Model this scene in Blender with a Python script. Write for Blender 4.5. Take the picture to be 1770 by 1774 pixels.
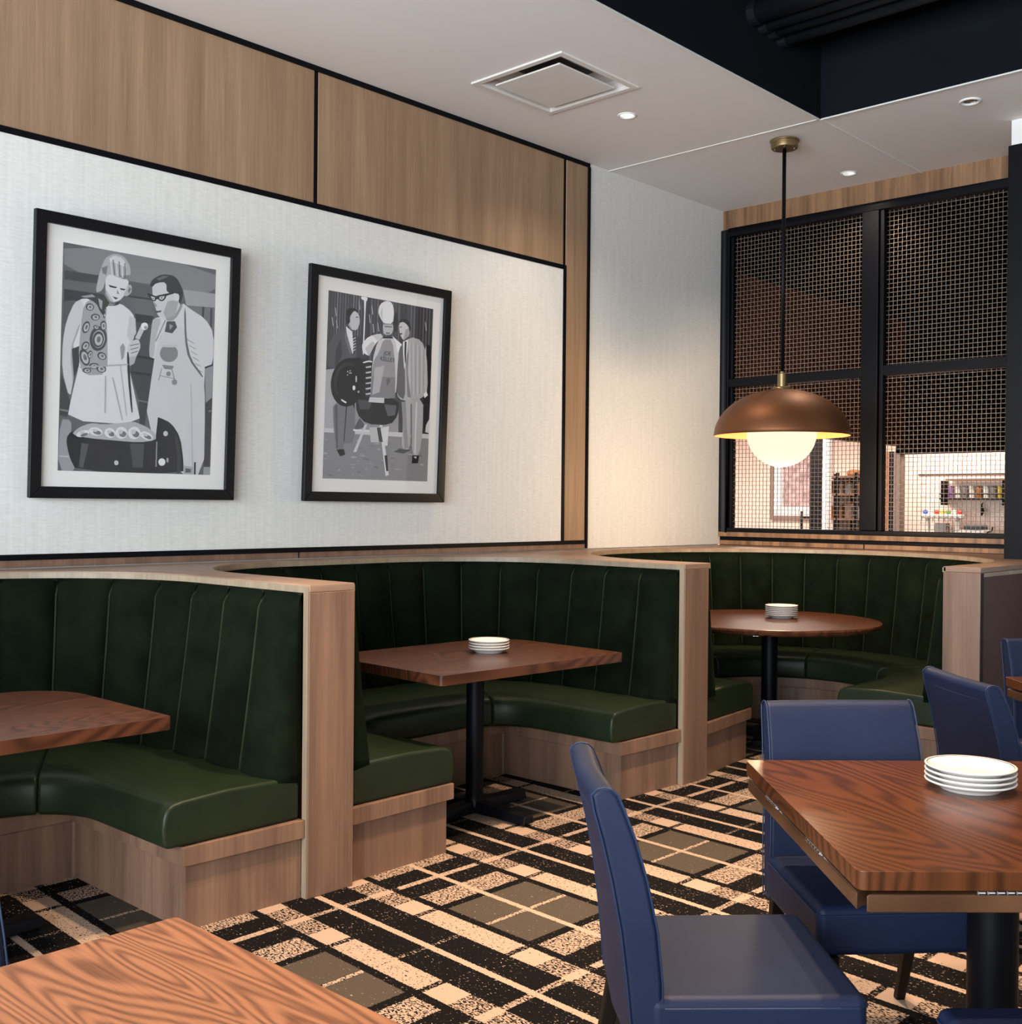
import bpy, bmesh, math, random
from mathutils import Vector, Matrix
from mathutils.geometry import tessellate_polygon

# ------------------------------------------------------------------ reset
for o in list(bpy.data.objects):
    bpy.data.objects.remove(o, do_unlink=True)
SC = bpy.context.scene
COL = SC.collection
PI = math.pi

# ------------------------------------------------------------------ camera
EYE = 1.45
YAW, PITCH, ROLL, FPX = 0.751318, -0.005428, -0.0088854, 1963.3
def camera():
    cy, sy = math.cos(YAW), math.sin(YAW)
    f = Vector((-sy*math.cos(PITCH), cy*math.cos(PITCH), math.sin(PITCH)))
    r = Vector((cy, sy, 0)); d = f.cross(r)
    c, s = math.cos(ROLL), math.sin(ROLL)
    r2 = c*r + s*d; d2 = -s*r + c*d
    cam = bpy.data.cameras.new('camera'); o = bpy.data.objects.new('camera', cam)
    m = Matrix((( r2.x, -d2.x, -f.x, 0), (r2.y, -d2.y, -f.y, 0), (r2.z, -d2.z, -f.z, EYE), (0, 0, 0, 1)))
    o.matrix_world = m
    cam.sensor_fit = 'HORIZONTAL'; cam.sensor_width = 36; cam.lens = FPX/1770*36
    cam.clip_start = 0.05; cam.clip_end = 100
    COL.objects.link(o); SC.camera = o
camera()

# ------------------------------------------------------------------ world, lights, exposure
W = bpy.data.worlds.new('World'); SC.world = W; W.use_nodes = True
bg = W.node_tree.nodes['Background']
bg.inputs[0].default_value = (0.86, 0.94, 1.0, 1); bg.inputs[1].default_value = 1.55
SC.view_settings.view_transform = 'Standard'; SC.view_settings.look = 'None'
SC.view_settings.gamma = 1.0; SC.view_settings.use_curve_mapping = False
SC.view_settings.exposure = 1.08
SC.cycles.max_bounces = 7; SC.cycles.glossy_bounces = 3; SC.cycles.caustics_reflective = False; SC.cycles.caustics_refractive = False

def area_light(name, loc, size, power, color, rot=(0, 0, 0), sy=None, spread=None):
    l = bpy.data.lights.new(name, 'AREA'); l.energy = power; l.color = color
    l.shape = 'RECTANGLE'; l.size = size; l.size_y = sy or size
    if spread: l.spread = spread
    o = bpy.data.objects.new(name, l); o.location = loc; o.rotation_euler = rot; COL.objects.link(o)
    return o
def spot_light(name, loc, power, color, angle, blend=.6, radius=.06, target=None):
    l = bpy.data.lights.new(name, 'SPOT'); l.energy = power; l.color = color
    l.spot_size = math.radians(angle); l.spot_blend = blend; l.shadow_soft_size = radius
    o = bpy.data.objects.new(name, l); o.location = loc; COL.objects.link(o)
    if target:
        d = Vector(target) - Vector(loc); o.rotation_euler = d.to_track_quat('-Z', 'Y').to_euler()
    return o
WARM = (1.0, 0.72, 0.47)
# daylight entering through the shop-front glazing behind the camera
area_light('daylight_front', (-0.5, -3.7, 1.9), 7.5, 430, (0.86, 0.94, 1.0), (math.radians(90), 0, 0), 3.0)
# warm lamps on the track inside the dark coffer
for i, (x, y, t, e) in enumerate([(-2.2, 3.4, (-2.5, 3.2, 0), 350), (-2.2, 5.3, (-2.5, 5.0, 0), 310), (-1.9, 1.4, (-2.2, 1.6, 0), 330),
                               (-1.0, 2.9, (-1.1, 2.8, 0), 230)]):
    spot_light('coffer_spot', (x, y, 4.7), e, WARM, 62, .7, .07, t)
# lamps of the kitchen behind the wire mesh
area_light('kitchen_lamp', (-6.6, 10.6, 2.55), 2.2, 75, (1.0, 0.82, 0.72), (0, 0, 0), 1.6)
area_light('kitchen_lamp', (-4.2, 11.95, 2.30), 2.4, 26, (1.0, 0.86, 0.76), (0, 0, 0), .5)

# ------------------------------------------------------------------ materials
MATS = {}
class N:
    """tiny node helper"""
    def __init__(s, name):
        s.m = bpy.data.materials.new(name); s.m.use_nodes = True
        s.t = s.m.node_tree; s.p = s.t.nodes['Principled BSDF']; MATS[name] = s.m
    def n(s, typ, **kw):
        x = s.t.nodes.new(typ)
        for k, v in kw.items(): setattr(x, k, v)
        return x
    def l(s, a, b): s.t.links.new(a, b)
    def put(s, sock, v):
        if isinstance(v, bpy.types.NodeSocket): s.l(v, sock)
        else: sock.default_value = v
    def math(s, op, a, b=None, c=None):
        x = s.n('ShaderNodeMath', operation=op); s.put(x.inputs[0], a)
        if b is not None: s.put(x.inputs[1], b)
        if c is not None: s.put(x.inputs[2], c)
        return x.outputs[0]
    def coords(s, scale=(1, 1, 1), rot=(0, 0, 0), loc=(0, 0, 0), kind='Object'):
        c = s.n('ShaderNodeTexCoord'); m = s.n('ShaderNodeMapping')
        m.inputs['Scale'].default_value = scale; m.inputs['Rotation'].default_value = rot; m.inputs['Location'].default_value = loc
        s.l(c.outputs[kind], m.inputs[0]); return m.outputs[0]
    def noise(s, vec, scale, detail=2, rough=.5, dist=0):
        x = s.n('ShaderNodeTexNoise'); s.l(vec, x.inputs['Vector'])
        x.inputs['Scale'].default_value = scale; x.inputs['Detail'].default_value = detail
        x.inputs['Roughness'].default_value = rough; x.inputs['Distortion'].default_value = dist
        return x.outputs['Fac']
    def ramp(s, fac, stops, interp='LINEAR'):
        x = s.n('ShaderNodeValToRGB'); s.put(x.inputs[0], fac); r = x.color_ramp; r.interpolation = interp
        while len(r.elements) < len(stops): r.elements.new(0.5)
        for e, (p, c) in zip(r.elements, stops):
            e.position = p; e.color = (*c, 1) if len(c) == 3 else c
        return x.outputs[0]
    def mix(s, fac, a, b, blend='MIX'):
        x = s.n('ShaderNodeMix', data_type='RGBA', blend_type=blend)
        s.put(x.inputs[0], fac)
        for sock, v in ((x.inputs[6], a), (x.inputs[7], b)):
            s.put(sock, (*v, 1) if isinstance(v, tuple) and len(v) == 3 else v)
        return x.outputs[2]
    def bump(s, h, strength=.2, dist=.01):
        b = s.n('ShaderNodeBump'); s.l(h, b.inputs['Height'])
        b.inputs['Strength'].default_value = strength; b.inputs['Distance'].default_value = dist
        s.l(b.outputs[0], s.p.inputs['Normal'])
    def base(s, v): s.put(s.p.inputs['Base Color'], (*v, 1) if isinstance(v, tuple) and len(v) == 3 else v)
    def set(s, **kw):
        for k, v in kw.items(): s.p.inputs[k.replace('_', ' ')].default_value = v
        return s.m

def lin(r, g, b):
    f = lambda c: ((c/255+.055)/1.055)**2.4 if c > 10 else c/255/12.92
    return (f(r), f(g), f(b))

def plain(name, col, rough=.5, metal=0, var=.06, vs=6, spec=.5):
    k = N(name); v = k.coords()
    nz = k.noise(v, vs, 3)
    dark = tuple(c*(1-var) for c in col); light = tuple(min(1, c*(1+var)) for c in col)
    k.base(k.ramp(nz, [(.3, dark), (.7, light)]))
    k.set(Roughness=rough, Metallic=metal); k.p.inputs['Specular IOR Level'].default_value = spec
    return k.m

def veneer(name, c0, c1, vertical=True, rough=.45, sc=1.0):
    """straight-grained oak veneer"""
    k = N(name)
    if vertical: v = k.coords((9*sc, 9*sc, .5*sc)); vf = k.coords((60, 60, 1.6))
    else: v = k.coords((1.2*sc, 1.2*sc, 9*sc)); vf = k.coords((5, 5, 60))
    a = k.noise(v, 1.0, 4, .6, .3); b = k.noise(vf, 1.5, 3, .7)
    col = k.ramp(a, [(.3, c0), (.7, c1)])
    col = k.mix(.22, col, k.ramp(b, [(.35, (.25, .25, .25)), (.65, (.75, .75, .75))]), 'OVERLAY')
    k.base(col); k.set(Roughness=rough); k.bump(b, .08, .004)
    return k.m

def oak_top(name, c0, c1, rot=0, rough=.28, freq=9, seed=0, aspect=5.0):
    """stained oak with cathedral grain: contour lines of a stretched noise"""
    k = N(name)
    def stretched(s3, loc=(0, 0, 0)):
        v0 = k.coords(rot=(0, 0, rot)); m2 = k.n('ShaderNodeMapping')
        m2.inputs['Scale'].default_value = s3; m2.inputs['Location'].default_value = loc
        k.l(v0, m2.inputs[0]); return m2.outputs[0]
    v = stretched((.75, aspect*.75, 1), (seed, seed*.7, seed*.3))
    n1 = k.noise(v, 1.0, 1.5, .4, .25)
    w = k.math('SINE', k.math('MULTIPLY', n1, freq*2*PI))
    w = k.math('MULTIPLY_ADD', w, .5, .5)
    w = k.math('POWER', w, 1.4)
    vf = stretched((6, 190, 1)); pores = k.noise(vf, 1.0, 2, .6)
    vl = stretched((.8, 2.5, 1), (seed+3, 0, 0)); big = k.noise(vl, 1.3, 2)
    fac = k.math('ADD', k.math('MULTIPLY', w, .62), k.math('MULTIPLY', k.math('SUBTRACT', pores, .35), .7))
    col = k.mix(k.math('MINIMUM', k.math('MAXIMUM', fac, 0.0), 1.0), c1, c0)
    col = k.mix(.35, col, k.ramp(big, [(.3, (.38, .38, .38)), (.7, (.62, .62, .62))]), 'OVERLAY')
    k.base(col); k.set(Roughness=rough); k.p.inputs['Specular IOR Level'].default_value = .35; k.bump(fac, .06, .002)
    return k.m

def carpet():
    k = N('plaid_carpet')
    c = k.n('ShaderNodeTexCoord'); s = k.n('ShaderNodeSeparateXYZ'); k.l(c.outputs['Object'], s.inputs[0])
    v = k.coords(); wob = k.noise(v, 160, 1); wob2 = k.noise(k.coords(loc=(3.3, 1.7, 0)), 160, 1)
    x = k.math('ADD', s.outputs[0], k.math('MULTIPLY', k.math('SUBTRACT', wob, .5), .012))
    y = k.math('ADD', s.outputs[1], k.math('MULTIPLY', k.math('SUBTRACT', wob2, .5), .012))
    y = k.math('ADD', y, k.math('MULTIPLY', k.math('ADD', s.outputs[0], 3.0), .055))
    HX, HY = .4925, .483
    du = k.math('PINGPONG', k.math('ADD', x, 3.218 + 20*HX), HX)
    dv = k.math('PINGPONG', k.math('ADD', y, -2.555 + 20*HY), HY)
    un = k.math('DIVIDE', du, HX)
    def row(stops):
        return k.ramp(un, [(min(p/HX, 1), (g, g, g)) for p, g in stops], 'CONSTANT')
    rows = [
        (0, .014, row([(0, .93), (.2, .9)])),
        (.014, .14, row([(0, .55), (.012, .02), (.13, .10), (.25, .02), (.481, .33)])),
        (.14, .24, row([(0, .9), (.018, .5), (.132, .97), (.245, .30), (.27, .78), (.484, .7)])),
        (.24, .275, row([(0, .25), (.016, .02)])),
        (.275, .470, row([(0, .75), (.014, .07), (.12, .56), (.245, .02), (.285, 0), (.481, .66)])),
        (.470, .5, row([(0, .9), (.3, .88)])),
    ]
    F = None
    for lo, hi, r in rows:
        m = k.math('COMPARE', dv, (lo+hi)/2, (hi-lo)/2)
        t = k.math('MULTIPLY', r, m)
        F = t if F is None else k.math('MAXIMUM', F, t)
    sp = k.noise(k.coords((1, 1.8, 1), (0, 0, 0)), 92, 1.5, .5, .5)
    sp = k.math('MULTIPLY_ADD', sp, 2.2, -.6)
    beige = k.math('MULTIPLY_ADD', k.math('SUBTRACT', F, sp), 7.0, .5)
    beige = k.math('MINIMUM', k.math('MAXIMUM', beige, 0.0), 1.0)
    g1 = k.math('COMPARE', dv, .3725, .0975); g2 = k.math('COMPARE', du, .383, .098)
    gray = k.math('MULTIPLY', g1, g2)
    fine = k.noise(k.coords(), 420, 2)
    blackc = k.ramp(fine, [(.3, (.0045, .0040, .0042)), (.7, (.013, .0115, .0115))])
    beigec = k.ramp(fine, [(.3, (.36, .25, .185)), (.7, (.54, .39, .295))])
    grayc = k.ramp(fine, [(.3, (.068, .054, .041)), (.7, (.090, .072, .056))])
    col = k.mix(gray, blackc, grayc)
    col = k.mix(beige, col, beigec)
    k.base(col); k.set(Roughness=.95); k.p.inputs['Specular IOR Level'].default_value = .02
    k.bump(fine, .5, .004)
    return k.m

def wallcover(name, c0, c1):
    k = N(name)
    a = k.noise(k.coords((1, 1.3, 9)), 14, 3, .6); b = k.noise(k.coords((18, 18, .7)), 3, 2)
    f = k.math('ADD', k.math('MULTIPLY', a, .65), k.math('MULTIPLY', b, .35))
    k.base(k.ramp(f, [(.36, c0), (.64, c1)])); k.set(Roughness=.75); k.bump(a, .12, .003)
    return k.m

def fabric(name, c0, c1, rough=.9, sheen=.4, ns=9, bump=.05):
    k = N(name); a = k.noise(k.coords(), ns, 4, .6); f = k.noise(k.coords(), 500, 1)
    k.base(k.ramp(a, [(.3, c0), (.7, c1)])); k.set(Roughness=rough)
    k.p.inputs['Sheen Weight'].default_value = sheen; k.p.inputs['Sheen Roughness'].default_value = .4
    k.p.inputs['Sheen Tint'].default_value = (*[min(1, c*7+.02) for c in c1], 1)
    k.p.inputs['Specular IOR Level'].default_value = .06; k.bump(f, bump, .002); return k.m
def leather(name, c0, c1, rough=.42):
    k = N(name); a = k.noise(k.coords(), 5, 3); f = k.noise(k.coords(), 260, 2)
    k.base(k.ramp(a, [(.3, c0), (.7, c1)])); k.set(Roughness=rough); k.p.inputs['Specular IOR Level'].default_value = .28; k.bump(f, .06, .002); return k.m
def emit(name, col, strength):
    k = N(name); k.base((.04, .04, .03)); k.p.inputs['Specular IOR Level'].default_value = 0; k.set(Roughness=1.0); k.p.inputs['Emission Color'].default_value = (*col, 1)
    k.p.inputs['Emission Strength'].default_value = strength
    return k.m

carpet()
wallcover('wallpaper', (.66, .66, .635), (.77, .77, .75))
plain('ceiling_paint', (.84, .81, .79), .85, var=.015, vs=1)
plain('white_paint', (.82, .82, .81), .6, var=.02)
plain('reveal_black', (.0025, .0025, .004), .5, var=.1, spec=.12)
plain('steel_black', (.0028, .0031, .0050), .42, var=.15, vs=3, spec=.16)
plain('coffer_navy', (.0062, .0082, .0118), .85, var=.08, vs=2, spec=.08)
plain('duct_black', (.0060, .0080, .0115), .55, var=.1, spec=.2)
veneer('oak_wall', lin(136, 109, 84), lin(164, 135, 107))
veneer('oak_booth', lin(104, 79, 64), lin(138, 107, 88))
veneer('oak_ledge', lin(118, 92, 75), lin(160, 130, 108), vertical=False)
veneer('oak_header', lin(96, 68, 48), lin(165, 125, 90), sc=1.6)
veneer('wood_dark_red', lin(82, 42, 30), lin(104, 58, 41))
veneer('oak_edge', lin(132, 116, 97), lin(160, 143, 120))
plain('brown_laminate', lin(74, 48, 42), .5, var=.06, vs=3, spec=.2)
oak_top('oak_table', lin(40, 21, 13), lin(92, 54, 35), rot=PI/2, seed=1.3, freq=34)
oak_top('oak_table_near', lin(88, 52, 33), lin(164, 110, 76), rot=0, rough=.45, seed=4.1, freq=34, aspect=9)
oak_top('oak_table_main', lin(46, 24, 12), lin(92, 51, 27), rot=math.radians(65), rough=.3, seed=2.2, freq=46, aspect=3.6)
oak_top('oak_leaf', lin(58, 36, 24), lin(100, 68, 46), rot=0, seed=5.0)
fabric('green_velvet', (.0022, .0040, .0020), (.0070, .0120, .0056), sheen=.09, ns=5)
fabric('seam_velvet', (.016, .025, .013), (.024, .036, .019), sheen=.2)
leather('green_leather', (.0100, .0175, .0078), (.0145, .0240, .0102))
leather('navy_vinyl', (.0052, .0112, .037), (.0075, .0150, .046), .55)
plain('piping_navy', (.012, .026, .068), .5, var=.1, spec=.25)
plain('dark_leg', (.008, .0045, .003), .5, var=.2, spec=.15)
plain('china', (.76, .73, .69), .18, var=.01)
plain('china_line', (.10, .10, .09), .3, var=.05)
plain('bronze', lin(118, 76, 48), .5, metal=.7, var=.08)
plain('brass_antique', lin(138, 118, 84), .35, metal=.8, var=.08)
plain('copper_inner', lin(235, 150, 95), .5, metal=.0, var=.03)
plain('chrome', (.75, .75, .76), .2, metal=1, var=.03)
plain('frame_black', (.0045, .0042, .0055), .38, var=.2, spec=.25)
plain('mat_board', (.80, .79, .77), .8, var=.01)
plain('wire_bronze', lin(118, 104, 92), .5, metal=.3, var=.1, vs=30)
plain('grille_white', (.74, .71, .68), .45, var=.02)
plain('vent_dark', (.05, .05, .05), .6, var=.2)
emit('globe_glass', (1.0, .86, .55), .62)
emit('downlight_lens', (1.0, .97, .92), 1.3)
plain('kitchen_wall', lin(236, 205, 190), .7, var=.03)
plain('kitchen_tile', lin(240, 214, 200), .3, var=.04, vs=3)
plain('dark_soffit', (.0032, .0026, .0026), .8, var=.1, spec=.05)
plain('orange_wood', lin(170, 110, 70), .5, var=.1)
plain('taupe', lin(130, 108, 96), .6, var=.05)
plain('shelf_wood', lin(110, 74, 52), .5, var=.15)
plain('print_grey', lin(176, 150, 150), .6, var=.5, vs=14)
for nm, c in (('blue', (40, 90, 190)), ('red', (190, 40, 30)), ('yellow', (200, 180, 60)), ('green', (90, 150, 60)), ('white', (230, 225, 215)), ('amber', (150, 90, 40)), ('black', (20, 18, 18)), ('grey', (120, 115, 112)), ('purple', (140, 100, 150))):
    plain('glaze_'+nm, lin(*c), .3, var=.05)
# printed photograph: colour comes from the print itself
k = N('photo_print'); at = k.n('ShaderNodeVertexColor', layer_name='ink'); k.l(at.outputs[0], k.p.inputs['Base Color']); k.set(Roughness=.6); k.p.inputs['Specular IOR Level'].default_value = .1
# picture glass
k = N('picture_glass'); k.t.nodes.remove(k.p)
tr = k.n('ShaderNodeBsdfTransparent'); gl = k.n('ShaderNodeBsdfGlossy'); gl.inputs['Roughness'].default_value = .02
fr = k.n('ShaderNodeLayerWeight'); fr.inputs[0].default_value = .5; fw = k.math('MULTIPLY_ADD', k.math('POWER', fr.outputs['Facing'], 4.0), .12, .03); mx = k.n('ShaderNodeMixShader')
k.l(fw, mx.inputs[0]); k.l(tr.outputs[0], mx.inputs[1]); k.l(gl.outputs[0], mx.inputs[2]); k.l(mx.outputs[0], k.t.nodes['Material Output'].inputs[0])

# ------------------------------------------------------------------ mesh helpers
def link(name, me, mat=None, parent=None, loc=(0, 0, 0), rot=(0, 0, 0), smooth=False, bevel=0, seg=2, angle=40):
    o = bpy.data.objects.new(name, me); COL.objects.link(o)
    if mat and not me.materials: me.materials.append(MATS[mat])
    if parent: o.parent = parent
    o.location = loc; o.rotation_euler = rot
    if smooth:
        for p in me.polygons: p.use_smooth = True
    if bevel:
        b = o.modifiers.new('bevel', 'BEVEL'); b.width = bevel; b.segments = seg; b.limit_method = 'ANGLE'; b.angle_limit = math.radians(angle)
        b.use_clamp_overlap = True
        for p in me.polygons: p.use_smooth = True
        w = o.modifiers.new('wn', 'WEIGHTED_NORMAL'); w.keep_sharp = True
    return o
def mesh(verts, faces, name='m'):
    me = bpy.data.meshes.new(name); me.from_pydata([tuple(v) for v in verts], [], faces); me.update(); return me
def fixn(me):
    bm = bmesh.new(); bm.from_mesh(me); bmesh.ops.recalc_face_normals(bm, faces=bm.faces); bm.to_mesh(me); bm.free(); return me
class MB:
    def __init__(s): s.v = []; s.f = []
    def box(s, x0, x1, y0, y1, z0, z1):
        b = len(s.v)
        s.v += [(x0, y0, z0), (x1, y0, z0), (x1, y1, z0), (x0, y1, z0), (x0, y0, z1), (x1, y0, z1), (x1, y1, z1), (x0, y1, z1)]
        s.f += [(b+3, b+2, b+1, b), (b+4, b+5, b+6, b+7), (b, b+1, b+5, b+4), (b+1, b+2, b+6, b+5), (b+2, b+3, b+7, b+6), (b+3, b, b+4, b+7)]
        return s
    def tube(s, pts, r, n=8, cap=True):
        pts = [Vector(p) for p in pts]; b = len(s.v); rs = r if isinstance(r, (list, tuple)) else [r]*len(pts)
        up = None
        for i, p in enumerate(pts):
            t = (pts[min(i+1, len(pts)-1)] - pts[max(i-1, 0)]).normalized()
            if up is None or abs(up.dot(t)) > .95: up = Vector((0, 0, 1)) if abs(t.z) < .9 else Vector((1, 0, 0))
            a = t.cross(up).normalized(); c = a.cross(t).normalized(); up = c
            for j in range(n):
                w = 2*PI*j/n; s.v.append(p + rs[i]*(math.cos(w)*a + math.sin(w)*c))
        for i in range(len(pts)-1):
            for j in range(n):
                q = b+i*n; s.f.append((q+j, q+(j+1) % n, q+n+(j+1) % n, q+n+j))
        if cap:
            s.f.append(tuple(range(b, b+n))); s.f.append(tuple(reversed(range(b+(len(pts)-1)*n, b+len(pts)*n))))
        return s
    def prism(s, poly, z0, z1):
        """vertical prism over a (possibly concave) outline"""
        b = len(s.v); n = len(poly)
        s.v += [(x, y, z0) for x, y in poly] + [(x, y, z1) for x, y in poly]
        tri = tessellate_polygon([[Vector((x, y, 0)) for x, y in poly]])
        for t in tri:
            s.f.append((b+n+t[0], b+n+t[1], b+n+t[2])); s.f.append((b+t[2], b+t[1], b+t[0]))
        for i in range(n):
            j = (i+1) % n; s.f.append((b+i, b+j, b+n+j, b+n+i))
        return s
    def lathe(s, prof, n=40, c=(0, 0), close=False):
        b = len(s.v); m = len(prof)
        for i in range(n):
            w = 2*PI*i/n
            for r, z in prof: s.v.append((c[0]+r*math.cos(w), c[1]+r*math.sin(w), z))
        for i in range(n):
            i2 = (i+1) % n
            for j in range(m-1): s.f.append((b+i*m+j, b+i2*m+j, b+i2*m+j+1, b+i*m+j+1))
            if close: s.f.append((b+i*m+m-1, b+i2*m+m-1, b+i2*m, b+i*m))
        return s
    def done(s, fix=True):
        me = mesh(s.v, s.f)
        if fix:
            bm = bmesh.new(); bm.from_mesh(me); bmesh.ops.remove_doubles(bm, verts=bm.verts, dist=1e-6)
            bmesh.ops.recalc_face_normals(bm, faces=bm.faces); bm.to_mesh(me); bm.free()
        return me
def box(*a): return MB().box(*a).done()

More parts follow.
